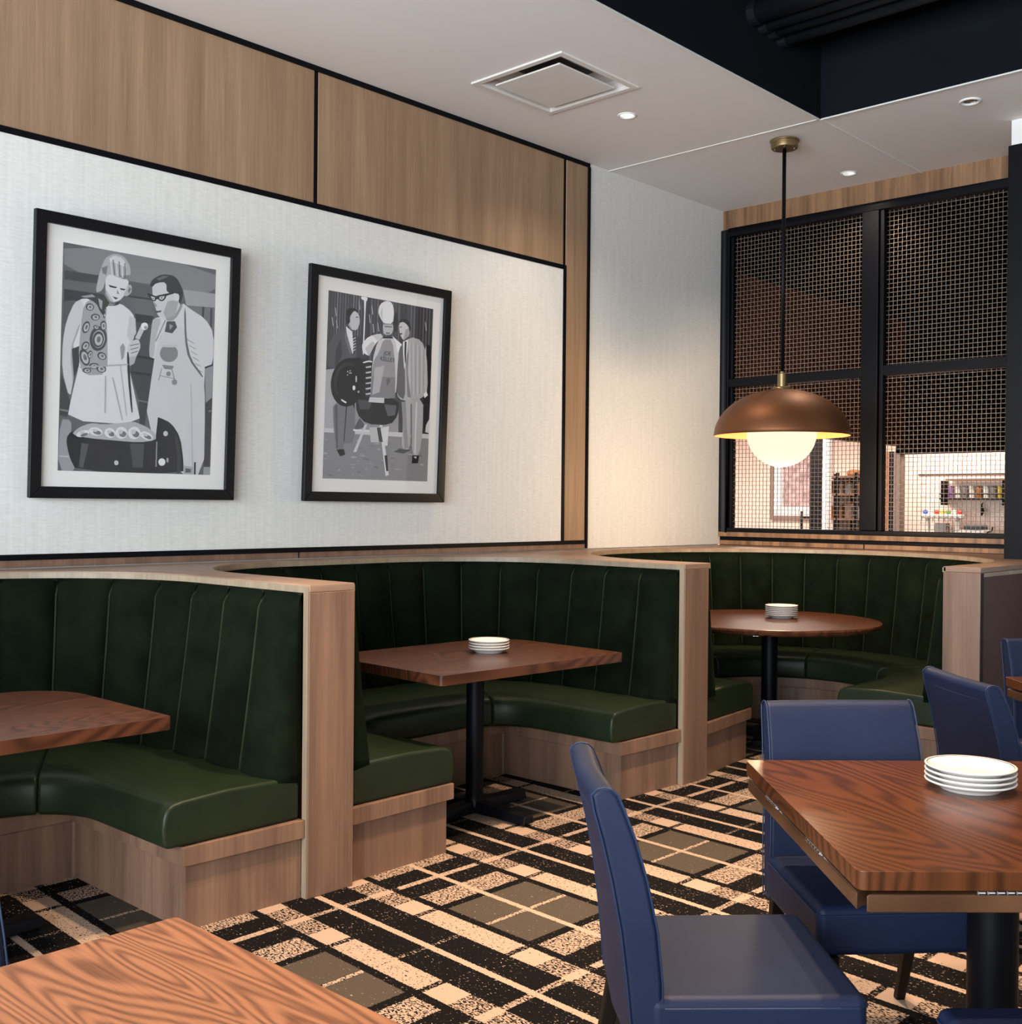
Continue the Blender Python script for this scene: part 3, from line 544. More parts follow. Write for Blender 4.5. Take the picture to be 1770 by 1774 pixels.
PRINT_TWO = [(62,[0,999,999,999,999,0,0,0]),
(78,[8,995,17,995,14,754,6,753]),
(78,[31,996,41,995,38,756,29,755]),
(88,[54,996,64,996,61,758,52,757]),
(120,[78,996,88,996,84,760,76,760]),
(105,[102,996,111,996,108,763,99,762]),
(88,[125,996,135,996,132,765,123,764]),
(105,[149,997,159,996,155,767,147,766]),
(88,[173,997,183,997,179,769,171,769]),
(78,[197,997,207,997,203,772,195,771]),
(120,[222,997,232,997,228,774,219,773]),
(105,[246,997,256,997,252,776,243,776]),
(120,[271,998,281,998,276,779,267,778]),
(88,[295,998,305,998,301,781,292,780]),
(50,[358,994,371,994,374,614,362,613]),
(98,[387,994,399,994,402,616,391,615]),
(80,[416,994,428,994,431,619,419,618]),
(98,[444,994,457,995,459,621,448,620]),
(72,[473,995,486,995,488,623,476,622]),
(112,[502,995,515,995,517,625,505,624]),
(98,[531,995,544,995,546,628,534,627]),
(72,[561,995,574,995,575,630,564,629]),
(98,[590,996,603,996,605,632,593,631]),
(80,[620,996,633,996,635,635,623,634]),
(98,[650,996,663,996,664,637,652,636]),
(50,[680,996,693,996,694,639,682,638]),
(50,[710,996,724,996,724,642,712,641]),
(72,[741,997,754,997,755,644,743,643]),
(98,[771,997,785,997,785,646,773,646]),
(98,[802,997,816,997,816,649,804,648]),
(80,[833,997,847,997,847,651,834,650]),
(80,[864,997,878,998,878,654,865,653]),
(98,[895,998,909,998,909,656,896,655]),
(98,[927,998,941,998,940,659,928,658]),
(98,[958,998,972,998,972,661,959,660]),
(98,[990,998,999,998,999,664,991,663]),
(165,[35,859,42,859,54,816,46,812]),
(165,[73,850,80,850,92,807,84,803]),
(165,[59,914,67,913,78,870,70,867]),
(165,[270,970,277,970,289,926,281,922]),
(165,[389,957,397,957,409,912,400,909]),
(165,[405,858,413,858,425,813,416,810]),
(165,[450,870,458,869,471,824,462,821]),
(165,[918,918,927,917,940,870,930,867]),
(165,[368,908,376,907,388,863,379,860]),
(235,[304,998,339,998,352,994,349,984,345,978,339,976,336,909,334,743,331,680,324,687,323,753,325,914,319,978,299,982,291,986,291,995]),
(172,[0,578,95,592,110,266,0,269]),
(150,[267,420,684,404,690,267,274,262]),
(85,[273,288,315,337,374,293,274,265]),
(135,[0,246,999,251,999,0,0,0]),
(200,[0,269,999,275,999,249,0,246]),
(150,[281,23,273,20,263,22,259,26,264,30,274,31,282,27]),
(120,[200,21,191,20,179,21,174,23,179,26,188,26,195,25,201,24]),
(110,[166,191,155,189,146,189,140,191,138,194,144,197,152,198,160,197,166,195]),
(165,[553,109,546,108,537,109,534,111,538,114,547,114,553,112]),
(150,[300,80,292,78,282,78,275,78,268,80,265,83,268,85,276,86,283,86,293,86,301,83]),
(110,[93,16,86,15,78,15,63,15,53,16,41,17,37,19,42,21,53,21,64,21,78,20,86,19,93,18]),
(120,[387,114,375,112,365,112,358,114,356,116,363,119,372,120,381,119,387,117]),
(150,[35,207,30,205,24,204,13,203,5,204,0,206,0,209,0,212,6,213,14,214,25,213,31,211,35,209]),
(120,[125,169,115,168,105,168,99,169,97,171,103,173,112,174,120,173,126,172]),
(110,[507,68,497,66,486,66,478,66,469,68,466,71,469,74,479,75,487,75,498,74,505,73,510,71]),
(120,[362,167,350,166,334,166,323,167,311,168,307,169,312,170,324,171,335,171,350,170,359,170,365,168]),
(150,[328,98,317,96,307,96,301,98,299,101,302,104,309,106,314,106,323,105,329,103]),
(165,[516,169,505,166,495,167,489,168,487,171,493,175,502,176,510,175,516,173]),
(165,[613,83,599,82,583,82,571,83,558,84,553,86,558,87,571,88,583,88,600,87,609,86,617,84]),
(120,[64,13,59,11,52,12,49,16,52,19,60,20,65,17]),
(120,[324,175,316,172,306,174,303,178,307,182,317,183,324,180]),
(165,[621,66,609,65,595,65,584,66,573,67,568,69,573,70,585,70,595,70,610,69,622,68]),
(120,[698,36,691,34,681,35,677,38,682,40,692,41,699,39]),
(165,[154,45,146,42,137,43,133,47,138,51,147,52,154,49]),
(120,[604,203,596,201,587,200,571,200,559,201,547,203,542,205,547,208,560,209,572,209,588,208,597,207,604,205]),
(120,[305,170,298,169,289,169,283,170,276,170,273,172,280,174,290,174,299,174,305,172]),
(150,[371,19,362,18,350,18,342,19,333,20,329,22,333,25,343,25,351,25,363,25,371,22]),
(165,[325,209,316,208,306,208,299,208,291,209,288,212,291,214,300,215,307,215,317,215,325,213]),
(165,[481,221,471,219,458,219,449,219,439,221,436,224,440,226,450,227,459,228,472,227,479,226,484,224]),
(165,[736,165,724,164,709,164,698,165,686,166,682,168,687,170,699,170,709,170,724,170,733,169,739,167]),
(165,[959,93,949,92,935,92,926,92,916,94,912,96,916,99,927,100,936,100,950,99,960,97]),
(165,[34,104,24,103,12,104,7,106,12,108,21,108,28,108,34,106]),
(165,[280,121,269,119,259,119,253,121,250,123,257,126,266,127,274,126,280,124]),
(165,[721,62,708,62,692,62,681,62,668,64,663,65,668,67,681,67,693,67,709,66,718,65,725,64]),
(165,[851,150,843,149,833,148,816,148,804,148,791,150,786,153,792,155,805,156,817,156,834,155,844,154,851,152]),
(165,[516,201,509,199,500,198,484,198,473,199,461,200,456,203,461,205,474,206,485,206,500,205,509,204,516,202]),
(120,[658,85,649,82,639,84,634,87,639,91,650,92,658,89]),
(120,[553,94,542,92,530,93,524,96,530,99,539,100,547,99,554,97]),
(110,[828,190,819,188,807,189,803,192,808,195,820,195,829,193]),
(150,[597,201,587,200,575,200,566,201,557,202,553,203,557,204,567,204,575,204,588,204,597,203]),
(110,[457,186,445,185,430,185,420,185,408,186,404,188,408,189,420,189,431,189,446,189,458,187]),
(110,[938,146,930,145,920,144,913,145,905,146,902,148,909,151,921,151,931,150,939,149]),
(150,[625,225,615,222,603,224,598,228,604,232,616,232,625,230]),
(165,[36,133,30,131,22,130,9,129,0,130,0,132,0,135,0,138,0,139,10,139,23,138,31,137,36,134]),
(110,[662,123,653,122,641,122,633,122,624,123,621,125,625,127,634,128,642,128,653,127,662,125]),
(165,[301,119,294,117,286,116,270,116,260,116,248,118,243,121,248,124,261,125,271,125,287,124,295,123,302,121]),
(165,[405,58,397,57,388,58,381,58,373,59,370,61,377,62,388,62,398,62,406,60]),
(150,[382,129,375,127,366,127,350,126,339,127,327,129,322,131,327,134,340,135,351,135,367,134,375,133,382,131]),
(110,[341,39,334,38,326,38,320,39,313,40,310,42,317,44,326,44,335,44,342,42]),
(165,[894,132,888,129,880,128,867,128,858,129,848,131,845,134,849,137,860,139,869,139,882,138,889,136,894,134]),
(150,[362,138,354,137,344,136,337,137,329,138,326,141,329,143,337,144,345,144,355,143,362,141]),
(150,[680,159,671,158,659,158,650,159,641,160,637,162,641,163,651,164,659,164,671,163,680,162]),
(120,[943,143,936,140,928,141,925,145,929,150,937,150,943,147]),
(150,[304,31,296,30,286,30,279,31,272,32,269,33,276,35,287,35,296,34,304,33]),
(165,[585,144,578,143,570,143,567,145,571,147,579,147,585,146]),
(165,[373,128,363,127,352,128,347,131,353,133,364,134,373,131]),
(150,[63,116,53,115,41,115,33,116,23,117,20,118,24,120,33,121,42,121,54,120,63,118]),
(110,[466,22,460,21,453,22,450,23,454,25,461,25,467,24]),
(165,[284,77,274,77,261,77,252,77,242,78,238,80,242,81,253,81,261,81,274,80,284,79]),
(150,[331,85,325,83,318,84,315,86,318,88,326,89,331,87]),
(150,[431,36,425,34,418,35,415,39,419,42,426,43,432,40]),
(120,[422,109,415,107,407,106,393,106,382,107,371,109,367,112,372,114,384,116,394,116,408,115,416,114,422,111]),
(150,[469,88,462,86,454,86,439,86,428,86,416,88,412,90,417,92,429,93,439,93,454,92,463,91,469,89]),
(110,[731,178,720,177,707,177,697,177,687,179,683,181,687,183,698,184,708,184,721,183,731,181]),
(165,[276,62,269,60,259,61,255,64,260,67,269,67,277,65]),
(38,[949,794,982,782,997,683,999,445,990,332,960,284,942,314,926,439,930,495,957,513,961,581,943,738]),
(40,[599,946,635,937,655,884,628,833,601,851]),
(205,[965,325,999,366,998,281,960,286]),
(82,[20,728,60,765,95,787,144,807,185,807,242,786,265,751,268,685,259,654,234,643,194,627,119,599,72,590,27,594,8,608,4,642,2,668,4,701]),
(60,[80,695,120,751,135,674,101,593,73,603]),
(110,[163,814,184,790,222,681,206,673,152,767]),
(228,[161,823,219,800,245,696,229,680,173,782]),
(60,[227,780,239,778,248,768,258,746,259,723,253,688,247,675,237,679,233,693,234,723,232,745,225,771]),
(200,[227,761,253,773,254,768,228,756]),
(200,[228,745,254,757,255,752,229,740]),
(200,[228,729,254,742,256,736,230,724]),
(200,[229,713,255,726,257,721,231,708]),
(200,[230,698,256,710,257,705,231,693]),
(198,[185,883,213,907,236,913,265,903,279,889,286,864,283,844,268,819,250,809,219,810,201,815,184,829,177,843,175,865]),
(150,[181,848,216,812,207,810,178,834]),
(32,[156,892,172,915,190,925,222,926,244,923,267,914,266,911,240,913,222,906,201,884,195,870,199,856,194,845,178,832,167,839,155,871]),
(60,[248,883,272,883,270,879,248,878]),
(118,[110,417,224,424,271,377,275,249,255,197,200,193,177,184,173,165,158,158,125,159,105,185,87,248,77,304,69,383]),
(60,[185,402,198,403,183,205,173,198]),
(90,[83,396,110,398,126,164,112,160]),
(32,[113,157,180,162,194,132,149,121]),
(24,[222,651,246,660,275,662,326,659,361,658,399,658,413,647,411,621,411,578,411,495,382,459,306,451,267,441,243,425,229,469,217,597]),
(22,[351,516,344,496,337,482,326,463,315,450,298,435,284,424,264,412,247,405,225,398,207,394,185,392,167,392,145,395,129,399,110,407,96,414,80,426,70,437,58,452,52,465,46,483,44,497,44,516,46,531,52,550,58,565,70,583,80,596,96,611,110,622,129,634,145,642,167,649,185,653,208,656,225,656,247,654,264,650,284,643,298,636,315,624,326,613,338,597,345,584,351,566,353,551,353,531]),
(45,[286,526,280,506,272,492,258,476,246,464,228,452,212,445,191,438,175,436,154,436,138,439,120,445,107,453,93,465,84,477,76,493,73,507,72,526,74,540,81,559,88,573,101,590,113,601,131,613,146,621,167,628,184,630,205,631,221,628,240,622,253,614,267,602,276,591,284,574,288,560,289,541]),
(20,[299,514,293,495,285,481,272,465,260,454,243,442,228,435,208,429,192,426,172,427,157,429,139,436,126,443,113,455,105,466,97,482,94,496,93,514,95,528,101,547,109,560,121,576,133,587,150,600,165,607,185,613,201,616,221,616,236,614,254,608,267,600,281,588,290,577,297,561,301,547,301,528]),
(225,[336,645,367,653,387,656,406,655,414,650,407,647,388,648,370,645,343,639,331,637,326,641]),
(230,[195,580,191,578,187,579,185,581,187,583,191,584,195,583]),
(230,[217,586,214,584,210,584,208,586,210,589,214,590,217,588]),
(230,[211,574,208,572,204,572,202,574,204,577,208,578,211,576]),
(230,[194,562,191,561,187,561,185,563,187,565,191,566,194,565]),
(230,[227,575,224,573,219,573,217,575,219,578,223,579,227,577]),
(235,[265,495,263,490,259,486,253,485,247,485,243,489,240,494,240,499,242,505,246,509,252,510,257,509,262,506,265,501]),
(230,[140,431,190,417,184,409,144,421]),
(170,[305,478,303,475,300,473,296,472,292,472,288,474,286,476,286,479,288,482,291,484,295,485,299,485,303,483,305,481]),
(190,[278,543,277,535,274,530,271,528,268,530,265,535,263,542,263,550,264,557,266,562,269,564,273,563,276,558,277,551]),
(190,[353,619,406,629,406,619,359,612]),
(190,[354,590,407,599,408,590,360,582]),
(190,[356,561,409,570,409,560,362,553]),
(190,[357,531,410,540,411,531,363,524]),
(190,[358,502,411,511,412,502,364,494]),
(190,[360,473,413,482,413,472,366,465]),
(232,[455,940,464,963,481,979,513,993,538,998,572,994,589,983,602,957,605,932,600,892,578,875,528,872,501,877,482,893,469,906,456,923]),
(205,[471,919,498,969,494,915,508,871]),
(190,[526,872,578,875,600,869,604,851,601,838,588,820,569,812,532,809,514,815,506,834,503,848,505,865]),
(110,[520,858,591,862,591,855,521,851]),
(120,[534,824,575,826,569,816,536,814]),
(150,[508,871,598,877,597,870,508,863]),
(232,[324,752,360,778,396,793,453,807,482,809,499,798,490,785,450,761,423,736,393,694,368,682,334,691,319,705,313,732]),
(195,[343,718,409,765,432,752,381,678]),
(205,[408,795,487,812,506,794,455,769]),
(205,[467,771,499,787,529,795,575,799,615,794,671,776,687,737,670,655,660,588,651,498,593,460,457,454,407,497,412,612,423,681,446,742]),
(40,[509,797,596,804,599,794,507,787]),
(150,[531,785,580,788,608,755,629,669,639,597,643,502,591,461,457,454,407,494,412,602,429,660,466,701,487,732,505,769]),
(128,[418,571,639,580,645,464,405,452]),
(178,[439,619,530,640,491,488,423,470]),
(232,[595,809,695,769,652,717,633,772]),
(100,[552,560,580,576,593,556,565,527,556,540]),
(176,[691,763,752,805,800,818,863,812,901,793,935,753,953,689,966,568,961,513,937,494,912,482,870,467,822,460,740,455,696,460,667,478,658,543,665,690]),
(198,[763,784,769,783,792,480,784,480]),
(150,[784,783,790,783,811,485,804,484]),
(198,[805,782,811,782,831,490,823,489]),
(150,[826,781,832,781,850,494,843,494]),
(198,[847,780,853,780,870,499,862,499]),
(150,[868,779,874,779,890,504,882,503]),
(198,[889,778,896,778,909,509,902,508]),
(150,[911,777,917,777,929,513,922,513]),
(198,[932,776,938,776,949,518,942,518]),
(95,[676,754,697,771,710,747,725,667,734,596,741,495,725,462,675,479,656,518,656,603,659,661,665,723]),
(125,[738,684,764,756,758,617,802,474,765,478]),
(232,[702,785,752,803,741,685,724,631,707,723]),
(28,[719,788,738,790,739,684,731,655,719,724]),
(202,[666,889,696,901,721,899,753,881,765,863,764,836,750,818,717,798,696,799,675,820,664,841,657,871]),
(160,[723,856,761,867,763,825,704,791]),
(30,[658,899,677,911,698,916,733,914,754,905,772,884,777,867,770,845,764,845,756,867,741,881,714,893,694,896,672,890,661,889,654,892]),
(50,[664,865,686,870,686,866,665,861]),
(70,[666,830,694,834,690,825,671,822]),
(172,[755,460,879,480,929,441,931,324,926,249,912,177,890,148,848,147,827,190,815,299,810,305,810,211,790,176,740,182,723,211,730,277,727,336,713,420]),
(120,[797,439,813,440,829,204,811,272]),
(205,[852,456,867,457,869,156,854,156]),
(140,[708,446,748,450,791,188,754,183]),
(232,[931,503,955,522,973,499,938,481]),
(70,[645,161,706,180,818,178,746,154]),
(40,[836,147,906,149,896,103,832,101]),
(200,[848,138,879,143,874,128]),
(26,[302,454,380,455,470,456,622,458,683,439,681,389,664,357,623,323,555,309,425,306,355,318,303,348,280,381,274,433]),
(70,[289,435,424,437,403,388,313,383]),
(205,[400,455,539,459,538,430,390,428]),
(90,[540,423,659,424,649,368,579,358]),
(220,[257,273,409,275,409,264,258,263]),
(205,[362,303,385,304,293,149,264,148]),
(215,[502,306,528,307,608,30,577,23]),
(20,[559,139,586,140,600,52,583,51]),
(190,[408,288,595,303,588,214,425,207]),
(60,[477,291,511,293,538,213,504,212]),
(215,[518,287,593,304,586,194,551,193])]
# ================================================================== SETTING
CEIL = 3.83; XW = -5.0; YB = 7.82; LED = 1.153
XR, YF = 6.0, -4.0
floor = struct('floor', box(-9.5, XR, YF, 13.0, -.1, 0), 'plaid_carpet')

# ceiling around the coffer
CX0, CX1, CY0, CY1 = -3.37, 3.0, -3.2, 6.34
HOLES = [(-4.208, 4.838, .290), (-4.213, 5.512, .0405), (-3.76, 7.501, .0405), (-2.575, 6.639, .043)]
def slab(x0, x1, y0, y1):
    """ceiling field with the square openings of its fittings left out"""
    hs = [(a-r, a+r, b-r, b+r) for a, b, r in HOLES if x0 < a < x1 and y0 < b < y1]
    X = sorted({x0, x1, *[h[0] for h in hs], *[h[1] for h in hs]}); Y = sorted({y0, y1, *[h[2] for h in hs], *[h[3] for h in hs]})
    for a, b in zip(X[:-1], X[1:]):
        for c, d in zip(Y[:-1], Y[1:]):
            mx, my = (a+b)/2, (c+d)/2
            if not any(h[0] < mx < h[1] and h[2] < my < h[3] for h in hs): m.box(a, b, c, d, CEIL, CEIL+.12)
m = MB()
slab(XW-.2, CX0, YF, YB+.12); slab(CX1, XR, YF, YB+.12); slab(CX0, CX1, CY1, YB+.12); slab(CX0, CX1, YF, CY0)
ceiling = struct('ceiling', m.done(False), 'ceiling_paint')
for args in ((XW, CX0, CY1-.006, CY1+.006, CEIL-.004, CEIL), (CX0-.006, CX0+.006, CY1, YB, CEIL-.004, CEIL),
             (CX0-.012, CX0, CY0, CY1, CEIL-.008, CEIL+.01), (CX0, CX1, CY1, CY1+.012, CEIL-.008, CEIL+.01)):
    link('ceiling_bead', box(*args), 'white_paint', ceiling)
for nm, a in (('side', (CX0-.02, CX0+.005, CY0, CY1, CEIL+.002, 5.0)), ('end', (CX0+.005, CX1, CY1-.005, CY1+.02, CEIL+.002, 5.0)), ('side', (CX1, CX1+.02, CY0, CY1, CEIL+.01, 5.0)),
              ('end', (CX0, CX1, CY0-.02, CY0, CEIL+.01, 5.0)), ('top', (CX0-.02, CX1+.02, CY0-.02, CY1+.02, 5.0, 5.05))):
    link('coffer_'+nm, box(*a), 'coffer_navy', ceiling)

# left wall with its panels
wall = struct('wall_left', box(-5.2, -5.018, YF, YB, 0, CEIL), 'white_paint')
def wl(name, y0, y1, z0, z1, mat, x=-5.0, bev=0):
    return link(name, box(-5.02, x, y0, y1, z0, z1), mat, wall, bevel=bev)
VS = [-2.48, -.395, 1.69, 3.775, 5.862]
edges = [YF] + VS
for a, b in zip(edges[:-1], edges[1:]):
    wl('wood_panel', a+.014, b-.014, 3.085, 3.802, 'oak_wall', bev=.002)
    wl('reveal_strip', b-.014, b+.014, 3.085, 3.802, 'reveal_black', -5.004)
wl('wallpaper_panel', YF, 5.848, 1.216, 3.056, 'wallpaper', -4.998)
wl('reveal_strip', YF, 5.848, 3.056, 3.085, 'reveal_black', -4.994)
wl('reveal_strip', YF, 6.12, 3.802, CEIL, 'reveal_black', -4.992)
wl('reveal_strip', 5.848, 5.876, 1.216, 3.085, 'reveal_black', -4.992)
wl('reveal_strip', 6.100, 6.120, 1.16, 3.802, 'reveal_black', -4.985)
wl('reveal_strip', YF, 6.100, 1.190, 1.216, 'reveal_black', -4.990)
wl('wood_panel', 5.876, 6.100, 1.216, 3.802, 'oak_wall', -4.997, .002)
for a, b in ((YF, 1.59), (1.61, 3.67), (3.69, 6.10)):
    wl('wood_strip', a, b, 1.158, 1.190, 'oak_booth', -4.994)
wl('wallpaper_panel', 6.120, YB, 1.158, CEIL, 'wallpaper', -4.999)
wl('wainscot_panel', YF, .10, 0, 1.158, 'oak_booth', -4.99)

# back wall and its screen window
WX1 = -2.45
wb = struct('wall_back', box(WX1, XR, YB, YB+.12, 0, CEIL), 'ceiling_paint')
def wbk(name, x0, x1, z0, z1, mat, y=YB, parent=None, yb=YB+.10, bev=0): return link(name, box(x0, x1, y, yb, z0, z1), mat, parent or wb, bevel=bev)
xs = [-5.0, -4.58, -4.10, -3.74, -3.30, -2.88, WX1]
for a, b in zip(xs[:-1], xs[1:]):
    wbk('header_panel', a, b, 3.672, CEIL, 'oak_header')
wbk('sill_board', -5.0, WX1, 1.222, 1.257, 'oak_header', YB-.03)
wbk('reveal_strip', -5.0, WX1, 1.190, 1.222, 'reveal_black', YB-.002)
wbk('wood_panel', -5.0, -3.772, 1.158, 1.190, 'oak_header', YB-.006); wbk('wood_panel', -3.762, WX1, 1.158, 1.190, 'oak_header', YB-.006)
wbk('apron_wall', -5.0, WX1, 0, 1.158, 'brown_laminate')

win = struct('window_1', MB().box(-5.0, -4.925, YB-.03, YB+.09, 1.257, 3.672).box(-4.925, WX1, YB-.03, YB+.09, 3.612, 3.672).box(-4.925, WX1, YB-.03, YB+.09, 1.257, 1.292).done(), 'steel_black', bevel=.006)
link('mullion', MB().box(-3.795, -3.665, YB-.035, YB+.09, 1.292, 3.612).done(), 'steel_black', win, bevel=.006)
link('mullion_rib', box(-3.660, -3.630, YB-.02, YB+.05, 1.292, 3.612), 'steel_black', win, bevel=.004)
link('rail', box(-4.925, -3.795, YB-.025, YB+.08, 2.412, 2.478), 'steel_black', win, bevel=.006)
link('rail', box(-3.630, WX1, YB-.025, YB+.08, 2.412, 2.485), 'steel_black', win, bevel=.006)
link('jamb_rib', box(-4.925, -4.900, YB, YB+.05, 1.292, 3.612), 'steel_black', win, bevel=.004)
def wire_mesh(x0, x1, z0, z1):
    """woven square wire: every wire is crimped over and under its neighbours"""
    P = .0325; m = MB(); nx = int((x1-x0)/P); nz = int((z1-z0)/P)
    h = .0019
    def wire(pts, ax):
        b = len(m.v)
        for x, y, z in pts:
            if ax == 'z': m.v += [(x-h, y-h, z), (x+h, y-h, z), (x+h, y+h, z), (x-h, y+h, z)]
            else: m.v += [(x, y-h, z-h), (x, y-h, z+h), (x, y+h, z+h), (x, y+h, z-h)]
        for i in range(len(pts)-1):
            for j in range(4):
                q = b+4*i; m.f.append((q+j, q+(j+1) % 4, q+4+(j+1) % 4, q+4+j))
    yc = YB+.035
    for i in range(nx+1):
        x = x0 + (x1-x0)*(i+.5)/(nx+1)
        wire([(x, yc + .0028*(1 if (i+j) % 2 else -1), z0+(z1-z0)*j/(nz+1)) for j in range(nz+2)], 'z')
    for j in range(nz+1):
        z = z0 + (z1-z0)*(j+.5)/(nz+1)
        wire([(x0+(x1-x0)*i/(nx+1), yc + .0028*(-1 if (i+j) % 2 else 1), z) for i in range(nx+2)], 'x')
    return m.done(False)
for a in ((-4.90, -3.795, 2.478, 3.612), (-4.90, -3.795, 1.292, 2.412), (-3.63, WX1, 2.485, 3.612), (-3.63, WX1, 1.292, 2.412)):
    tag(link('wire_mesh', wire_mesh(*a), 'wire_bronze', win), kind='stuff')

# black column with white boxing above it
struct('wall_column', box(-2.535, -1.85, 7.14, YB, 0, 3.68), 'steel_black', bevel=.006)
struct('trim_1', box(-2.515, -1.85, 7.14, YB, 3.68, CEIL), 'white_paint')
# rest of the shell: right wall, shop-front glazing bars behind the camera
struct('wall_right', box(XR, XR+.15, YF, YB+.12, 0, CEIL), 'wallpaper')
m = MB()
for x in (-5.0, -3.0, -1.0, 1.0, 3.0, 5.0, 5.9): m.box(x, x+.1, YF-.1, YF, 0, CEIL)
m.box(-5.0, XR, YF-.1, YF, 0, .35); m.box(-5.0, XR, YF-.1, YF, 3.3, CEIL); m.box(-5.0, XR, YF-.09, YF-.01, 2.3, 2.38)
struct('window_2', m.done(), 'steel_black')

# ------------------------------------------------------------------ the room behind the screen
back = struct('wall_kitchen', box(-9.5, -1.0, 12.42, 12.55, 0, 3.95), 'kitchen_wall')
struct('wall_far_left', box(-9.65, -9.5, 7.9, 12.55, 0, 3.95), 'kitchen_wall')
struct('wall_far_right', box(-1.0, -.85, YB+.12, 12.55, 0, 3.95), 'dark_soffit')
hd = struct('wall_far_header', box(-5.10, -5.03, YB+.14, 11.28, 2.10, 3.38), 'wood_dark_red')
for (a, b, c, d) in ((2.10, 2.785, YB+.14, 9.55), (2.10, 2.785, 9.56, 11.28), (2.80, 3.38, YB+.14, 9.55), (2.80, 3.38, 9.56, 11.28)):
    link('wood_panel', box(-5.03, -5.012, c, d, a, b), 'wood_dark_red', hd, bevel=.002)
struct('ceiling_far', MB().box(-9.65, -.85, YB+.12, 12.55, 3.84, 3.95).box(-5.10, -5.03, YB+.14, 11.28, 3.38, 3.84).done(), 'dark_soffit')
struct('ceiling_kitchen', box(-9.5, -5.12, 8.2, 12.42, 2.68, 2.74), 'white_paint')
struct('trim_soffit', box(-5.11, -1.0, 11.30, 11.42, 2.02, 3.84), 'dark_soffit')
struct('trim_soffit_return', box(-5.11, -1.0, 11.42, 12.42, 2.36, 2.42), 'white_paint')
ps = struct('trim_post', MB().box(-5.235, -5.18, 11.30, 11.42, 0, 2.05).done(), 'orange_wood')
link('post_face', box(-5.18, -5.13, 11.30, 11.42, 0, 2.05), 'reveal_black', ps)
link('post_face', box(-5.13, -5.06, 11.30, 11.42, 0, 2.05), 'taupe', ps)
struct('trim_doorpost', box(-6.14, -5.99, 11.40, 11.50, 0, 2.66), 'reveal_black')
struct('trim_doorjamb', box(-5.985, -5.93, 11.40, 11.50, 0, 2.66), 'white_paint')
# tiled splashback behind the counter, each tile a piece
sp = struct('wall_splashback', box(-5.33, -3.2, 12.41, 12.419, .95, 1.83), 'kitchen_wall')
tile_me = box(-.072, .072, -.006, 0, -.034, .034); tile_me.materials.append(MATS['kitchen_tile'])
n = 0
for r in range(11):
    for c in range(13):
        x = -5.25+c*.15+(.075 if r % 2 else 0)
        if x > -3.35: continue
        link('tile', tile_me, None, sp, (x, 12.41, 1.05+r*.0725))
link('edge_strip', box(-5.34, -3.2, 12.39, 12.41, 1.83, 1.845), 'reveal_black', sp)
# ================================================================== BOOTHS
def upath(ya, yb, xf, xb, r, n=10):
    """U outline seen from above, open towards +x: (xf,ya) -> back -> (xf,yb); returns list of sections"""
    c1 = (xb+r, ya+r); c2 = (xb+r, yb-r)
    k = 8
    s1 = [(xf+(xb+r-xf)*i/k, ya) for i in range(k+1)]
    a1 = [(c1[0]-r*math.sin(t*PI/2/n), c1[1]-r*math.cos(t*PI/2/n)) for t in range(n+1)]
    s2 = [(xb, ya+r+(yb-ya-2*r)*i/k) for i in range(k+1)]
    a2 = [(c2[0]-r*math.cos(t*PI/2/n), c2[1]+r*math.sin(t*PI/2/n)) for t in range(n+1)]
    s3 = [(xb+r+(xf-xb-r)*i/k, yb) for i in range(k+1)]
    return [s1, a1, s2, a2, s3]
def cpath(cx, cy, r, xl, yr, n=36):
    """three-quarter round corner booth: starts at (xl, cy-r), ends at (cx+r, yr)"""
    k = 4
    s1 = [(xl+(cx-xl)*i/k, cy-r) for i in range(k+1)]
    a = [(cx+r*math.cos(-PI/2-1.5*PI*t/n), cy+r*math.sin(-PI/2-1.5*PI*t/n)) for t in range(n+1)]
    s2 = [(cx+r, cy+(yr-cy)*i/k) for i in range(k+1)]
    return [s1, a, s2]
def join(secs):
    o = []
    for s in secs:
        for p in s:
            if not o or math.hypot(p[0]-o[-1][0], p[1]-o[-1][1]) > 1e-5: o.append(p)
    return o
def resample(path, step):
    d = [0]
    for a, b in zip(path[:-1], path[1:]): d.append(d[-1]+math.hypot(b[0]-a[0], b[1]-a[1]))
    L = d[-1]; n = max(2, round(L/step)); out = []; j = 0
    for i in range(n+1):
        t = L*i/n
        while j < len(d)-2 and d[j+1] < t: j += 1
        u = (t-d[j])/max(1e-9, d[j+1]-d[j]); out.append((path[j][0]+(path[j+1][0]-path[j][0])*u, path[j][1]+(path[j+1][1]-path[j][1])*u))
    return out
def normals(path, inside):
    """unit normals towards the booth's middle"""
    o = []
    for i, p in enumerate(path):
        a = path[max(i-1, 0)]; b = path[min(i+1, len(path)-1)]
        t = Vector((b[0]-a[0], b[1]-a[1])).normalized(); n = Vector((t.y, -t.x)); o.append(n)
    mid = path[len(path)//2]
    if o[len(path)//2].dot(Vector((inside[0]-mid[0], inside[1]-mid[1]))) < 0: o = [-n for n in o]
    return o
def loft(rings, close_ring=True, cap=True):
    m = MB(); n = len(rings[0])
    for r in rings: m.v += [tuple(p) for p in r]
    for i in range(len(rings)-1):
        for j in range(n if close_ring else n-1):
            j2 = (j+1) % n; m.f.append((i*n+j, i*n+j2, (i+1)*n+j2, (i+1)*n+j))
    if cap: m.f.append(tuple(range(n))); m.f.append(tuple(reversed(range((len(rings)-1)*n, len(rings)*n))))
    return m.done()
